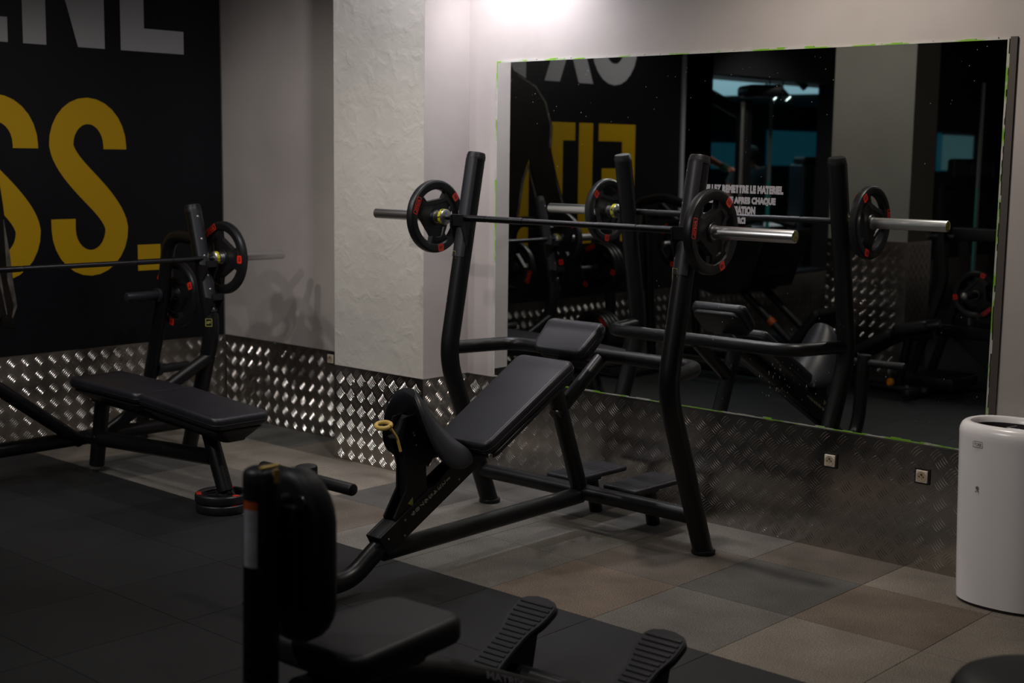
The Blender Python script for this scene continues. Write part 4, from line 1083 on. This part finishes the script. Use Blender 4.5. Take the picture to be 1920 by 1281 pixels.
# interior window with a horizontal blind in the far part of the left wall
o = MB().box((X0 - .16, -9.95, 1.67), (.04, 1.08, .42)).build('window_4', 'teal_win'); tag(o, kind='structure')
bl = thing('window_blind', (X0 - .05, -10.05, 1.67), 'pale horizontal slat blind in the small far window, seen at the right of the mirror', 'blind')
mb = MB()
for k in range(12): mb.box((X0 - .07, -10.08, 1.49 + .032 * k), (.025, .76, .022), RY(.5))
mb.build('slats', 'blind', bl)
mb = MB(); mb.box((X0 - .07, -10.08, 1.872), (.03, .78, .02)); mb.build('head_rail', 'trimgrey', bl)
# consoles and posts of the machines next door
def glass_post(x, y, label):
    t = thing('glass_divider', (x, y, 0), label, 'divider', 'upright glass edges')
    MB().box((x, y, 1.15), (.012, .05, 2.2)).build('glass_edge', 'edge_pale', t); MB().box((x, y, .9), (.014, .052, .9)).build('tinted_edge', 'green_glow', t); return t
M['edge_pale'] = mat('glass_edge', (.22, .27, .28), .3)
glass_post(-7.60, -7.17, 'thin pale upright glass edge behind the mirror sign, left of the track lights')
glass_post(-5.22, -6.74, 'thin pale upright glass edge at the right side of the mirror')
cm = thing('cable_machine', (-7.30, -6.20, 0), 'tall dark cable machine with curved top arms seen through the opening', 'gym machine')
MB().rbox((-7.33, -6.27, 1.15), (.12, .10, 1.94), None, .01).build('main_post', 'steel_black2', cm)
MB().cyl((-7.27, -6.14, .20), (-7.27, -6.14, 2.1), .028, 18).build('guide_rod', 'chrome_dull', cm)
mb = MB(); mb.tube([(-8.05, -5.70, 2.30), (-7.72, -5.98, 2.25), (-7.36, -6.25, 2.00)], .06, 14, fillet=.2); mb.build('curved_arm', 'steel_black2', cm)
mb = MB(); mb.rbox((-7.2, -6.33, 2.20), (.42, .34, .11), RZ(.7), .04); mb.build('pulley_housing', 'steel_black2', cm)
MB().rbox((-7.40, -6.3, .21), (.36, .4, .06), None, .01).build('base', 'steel_black2', cm)
ws = thing('weight_stack_machine', (-7.62, -8.15, 0), 'dark weight stack tower with yellow stripes beside the column in the mirror', 'gym machine')
MB().rbox((-7.62, -8.15, .85), (.34, .50, 1.34), RZ(.6), .02).build('shroud', 'blue_dark', ws)


mb = MB()
for u in (-.06, .02):
    for v in (-.24,): mb.box(Vector((-7.62, -8.15, .62)) + RZ(.6) @ Vector((.172, u + .08, 0)), (.004, .018, .80), RZ(.6))
mb.build('yellow_stripes', 'yellow', ws)
mb = MB(); mb.rbox((-7.62, -8.15, 1.56), (.30, .44, .08), RZ(.6), .03); mb.build('top_cover', 'steel_black2', ws)
# track lights next door
for (x, y, z, lit, lab) in ((-7.45, -7.45, 2.30, 0, 'dark track spotlight hanging from the neighbouring ceiling, seen in the mirror'), (-7.66, -7.22, 2.20, 1, 'lit track spotlight beside the cable machine, brighter of the pair in the mirror'), (-7.62, -7.40, 2.20, 1, 'lit track spotlight beside the cable machine, dimmer of the pair in the mirror')):
    t = thing('track_light', (x, y, z), lab, 'spotlight')
    mb = MB(); mb.cyl((x, y, z + .08), (x, y, 2.438), .008, 10); mb.box((x, y, 2.43), (.10, .03, .02)); mb.build('stem', 'steel_black2', t)
    mb = MB(); mb.cyl((x - .05, y + .03, z + .10), (x + .05, y - .03, z - .02), .038, 18, bev=.006); mb.build('lamp_head', 'steel_black2', t)
    d_ = Vector((.10, -.06, -.12)).normalized(); mb = MB(); mb.cyl(Vector((x + .05, y - .03, z - .02)), Vector((x + .05, y - .03, z - .02)) + d_ * .004, .030, 18); mb.build('lens', 'lamp_glow' if lit else 'dark_in', t)
# treadmill whose console shows at the right of the mirror
tm = thing('treadmill', (-5.75, -7.75, 0), 'dark treadmill with a grey console, at the right of the mirror reflection', 'treadmill')
MB().rbox((-5.75, -7.75, 1.50), (.12, .46, .20), RZ(.5), .03).build('console', 'wear', tm)
mb = MB(); mb.rbox(Vector((-5.75, -7.75, 1.50)) + RZ(.5) @ Vector((.062, -.06, 0)), (.006, .22, .10), RZ(.5), .002); mb.build('screen', 'blue_dark', tm)
for s_ in (-1, 1):
    q = Vector((-5.75, -7.75, 0)) + RZ(.5) @ Vector((0, .32 * s_, 0)); MB().tube([q + Vector((0, 0, .10)), q + Vector((0, 0, 1.36))], .035, 14).build('side_post', 'steel_black2', tm)
q0 = Vector((-5.75, -7.75, 1.34)); mb = MB(); mb.cyl(q0 + RZ(.5) @ Vector((0, -.36, 0)), q0 + RZ(.5) @ Vector((0, .36, 0)), .025, 14); mb.build('cross_handle', 'steel_black2', tm)
MB().rbox(Vector((-5.75, -7.75, .10)) + RZ(.5) @ Vector((.50, 0, 0)), (1.4, .74, .14), RZ(.5), .03).build('deck', 'steel_black2', tm)

# ------------------------------------------------------------------ two people training in the neighbouring room
M['shirt_grey'] = mat('grey_shirt', (.06, .065, .07), .8); M['wristband'] = mat('green_wristband', (.01, .10, .06), .7)
def person(loc, heading, label, joints, shirt='cloth', band=False):
    t = thing('person', loc, label, 'person')
    B = bpy.data.meshes.new('body')
    J = joints; names = list(J.keys()); idx = {n: i for i, n in enumerate(names)}
    E_ = [('pelvis', 'waist'), ('waist', 'chest'), ('chest', 'neck'), ('neck', 'skull'), ('skull', 'crown')]
    for s_ in 'LR':
        E_ += [('chest', 'shoulder' + s_), ('shoulder' + s_, 'elbow' + s_), ('elbow' + s_, 'wrist' + s_), ('wrist' + s_, 'palm' + s_), ('pelvis', 'hip' + s_), ('hip' + s_, 'knee' + s_), ('knee' + s_, 'ankle' + s_), ('ankle' + s_, 'toe' + s_)]
    verts = [J[n][0] for n in names]; rad = [J[n][1] for n in names]; edges = [(idx[a], idx[b]) for a, b in E_]
    for s_ in 'LR':      # five fingers
        w_ = Vector(J['wrist' + s_][0]); pm = Vector(J['palm' + s_][0]); d = (pm - w_).normalized(); sd = d.cross(Vector((0, 0, 1)))
        if sd.length < .2: sd = Vector((1, 0, 0))
        sd.normalize(); up_ = sd.cross(d)
        for k in range(5):
            base = pm + sd * (.030 - .018 * k) if k < 4 else w_ + d * .03 + sd * -.032
            ln = (.062, .072, .068, .052, .045)[k]; dd = d if k < 4 else (d * .6 - sd * .8).normalized()
            a_ = len(verts); verts += [tuple(base + dd * .01), tuple(base + dd * ln * .6 - up_ * .006), tuple(base + dd * ln - up_ * .022)]; rad += [.009, .0085, .007]
            edges += [(idx['palm' + s_], a_), (a_, a_ + 1), (a_ + 1, a_ + 2)]
    B.from_pydata([tuple(v) for v in verts], edges, []); B.materials.append(M['skin'])
    o = bpy.data.objects.new('body', B); COL.objects.link(o); o.parent = t
    sk = o.modifiers.new('skin', 'SKIN'); sk.use_smooth_shade = True
    for v, r in zip(B.skin_vertices[0].data, rad): v.radius = (r, r)
    B.skin_vertices[0].data[idx['pelvis']].use_root = True
    ss = o.modifiers.new('sub', 'SUBSURF'); ss.levels = 2; ss.render_levels = 2
    def local(mb, name, m):
        ROOT[t.name] = Vector((0, 0, 0)); return mb.build(name, m, t, ang=60)
    V3 = lambda n: Vector(J[n][0])
    # clothing: shirt, sleeves and trousers as tubes a little wider than the limbs
    mb = MB(); mb.tube([V3('pelvis') - Vector((0, 0, .04)), V3('pelvis'), V3('waist'), V3('chest'), V3('chest') + Vector((0, 0, .10)), V3('neck') - Vector((0, 0, .01))], [.16, .165, .155, .185, .150, .075], 20, caps=True); 
    for s_ in 'LR':
        e = V3('shoulder' + s_) + (V3('elbow' + s_) - V3('shoulder' + s_)) * .55
        mb.tube([V3('chest') + Vector((0, 0, .05)), V3('shoulder' + s_), e], [.10, .082, .066], 14)
    local(mb, 'shirt', shirt)
    mb = MB()
    for s_ in 'LR': mb.tube([V3('pelvis') + Vector((0, 0, .02)), V3('hip' + s_), V3('knee' + s_), V3('ankle' + s_) + Vector((0, 0, .03))], [.13, .108, .078, .058], 16)
    local(mb, 'trousers', 'cloth')
    for s_ in 'LR':
        mb = MB(); a_, b_ = V3('ankle' + s_), V3('toe' + s_); mb.tube([a_ - (b_ - a_) * .35 - Vector((0, 0, .035)), a_ - Vector((0, 0, .03)), b_ - Vector((0, 0, .0)), b_ + (b_ - a_) * .3], [.035, .046, .040, .018], 14); local(mb, 'shoe', 'steel_black2')
    # face: eyes, nose, mouth, ears and hair
    h = V3('skull'); f_ = Vector((0, 1, 0))
    mb = MB(); mb.lathe([(0, -.012), (.010, -.006), (.013, .004), (.006, .022), (0, .024)], h + Vector((0, .098, -.012)), (0, .5, -1), 12); local(mb, 'nose', 'skin')
    for q in (-1, 1):
        mb = MB(); mb.lathe([(0, -.008), (.009, -.004), (.010, 0), (.006, .006), (0, .008)], h + Vector((q * .034, .086, .016)), (0, 1, 0), 12); local(mb, 'eye', 'ink')
        mb = MB(); mb.lathe([(0, -.006), (.022, -.005), (.030, 0), (.022, .006), (0, .007)], h + Vector((q * .095, -.005, -.005)), (1, 0, 0), 12); local(mb, 'ear', 'skin')
    mb = MB(); mb.rbox(h + Vector((0, .090, -.048)), (.045, .010, .010), None, .004); local(mb, 'mouth', 'red')
    mb = MB(); mb.lathe([(.101, -.01), (.110, .03), (.106, .07), (.080, .115), (.04, .135), (0, .140)], h + Vector((0, -.015, .0)), (0, -.35, 1), 22); local(mb, 'hair', 'hair')
    if band:
        mb = MB(); a_, b_ = V3('wristR'), V3('elbowR'); d = (b_ - a_).normalized(); mb.tube([a_ - d * .01, a_ + d * .07], .040, 16); local(mb, 'wristband', 'wristband')
    t.rotation_euler = (0, 0, heading); ROOT[t.name] = Vector(loc)
    return t
def pose(armR, armL, h=1.0):
    J = {'pelvis': ((0, 0, .94), .13), 'waist': ((0, 0, 1.08), .115), 'chest': ((0, 0, 1.28), .14), 'neck': ((0, .01, 1.48), .055), 'skull': ((0, .02, 1.60), .088), 'crown': ((0, .01, 1.68), .072)}
    for s_, q, arm in (('R', 1, armR), ('L', -1, armL)):
        J['shoulder' + s_] = ((q * .18, 0, 1.40), .062); J['elbow' + s_] = (arm[0], .044); J['wrist' + s_] = (arm[1], .028); J['palm' + s_] = (arm[2], .034)
        J['hip' + s_] = ((q * .10, 0, .88), .095); J['knee' + s_] = ((q * .12, .03, .48), .062); J['ankle' + s_] = ((q * .13, 0, .08), .042); J['toe' + s_] = ((q * .14, .13, .035), .034)
    return {k: ((v[0][0] * h, v[0][1] * h, v[0][2] * h), v[1]) for k, v in J.items()}
person((-8.15, -6.38, .18), math.radians(-115), 'person in dark clothes reaching out a bare arm with green wristband, in the mirror',
       pose(((.30, .22, 1.40), (.24, .45, 1.29), (.22, .53, 1.27)), ((-.26, -.05, 1.12), (-.26, .12, .92), (-.26, .17, .85))), 'cloth', True)
person((-8.85, -8.75, .18), math.radians(150), 'person in a grey shirt standing behind the cable machine, seen in the mirror',
       pose(((.28, .02, 1.14), (.22, .22, 1.05), (.20, .29, 1.04)), ((-.26, .0, 1.14), (-.24, .22, 1.05), (-.22, .29, 1.04)), .88), 'shirt_grey')
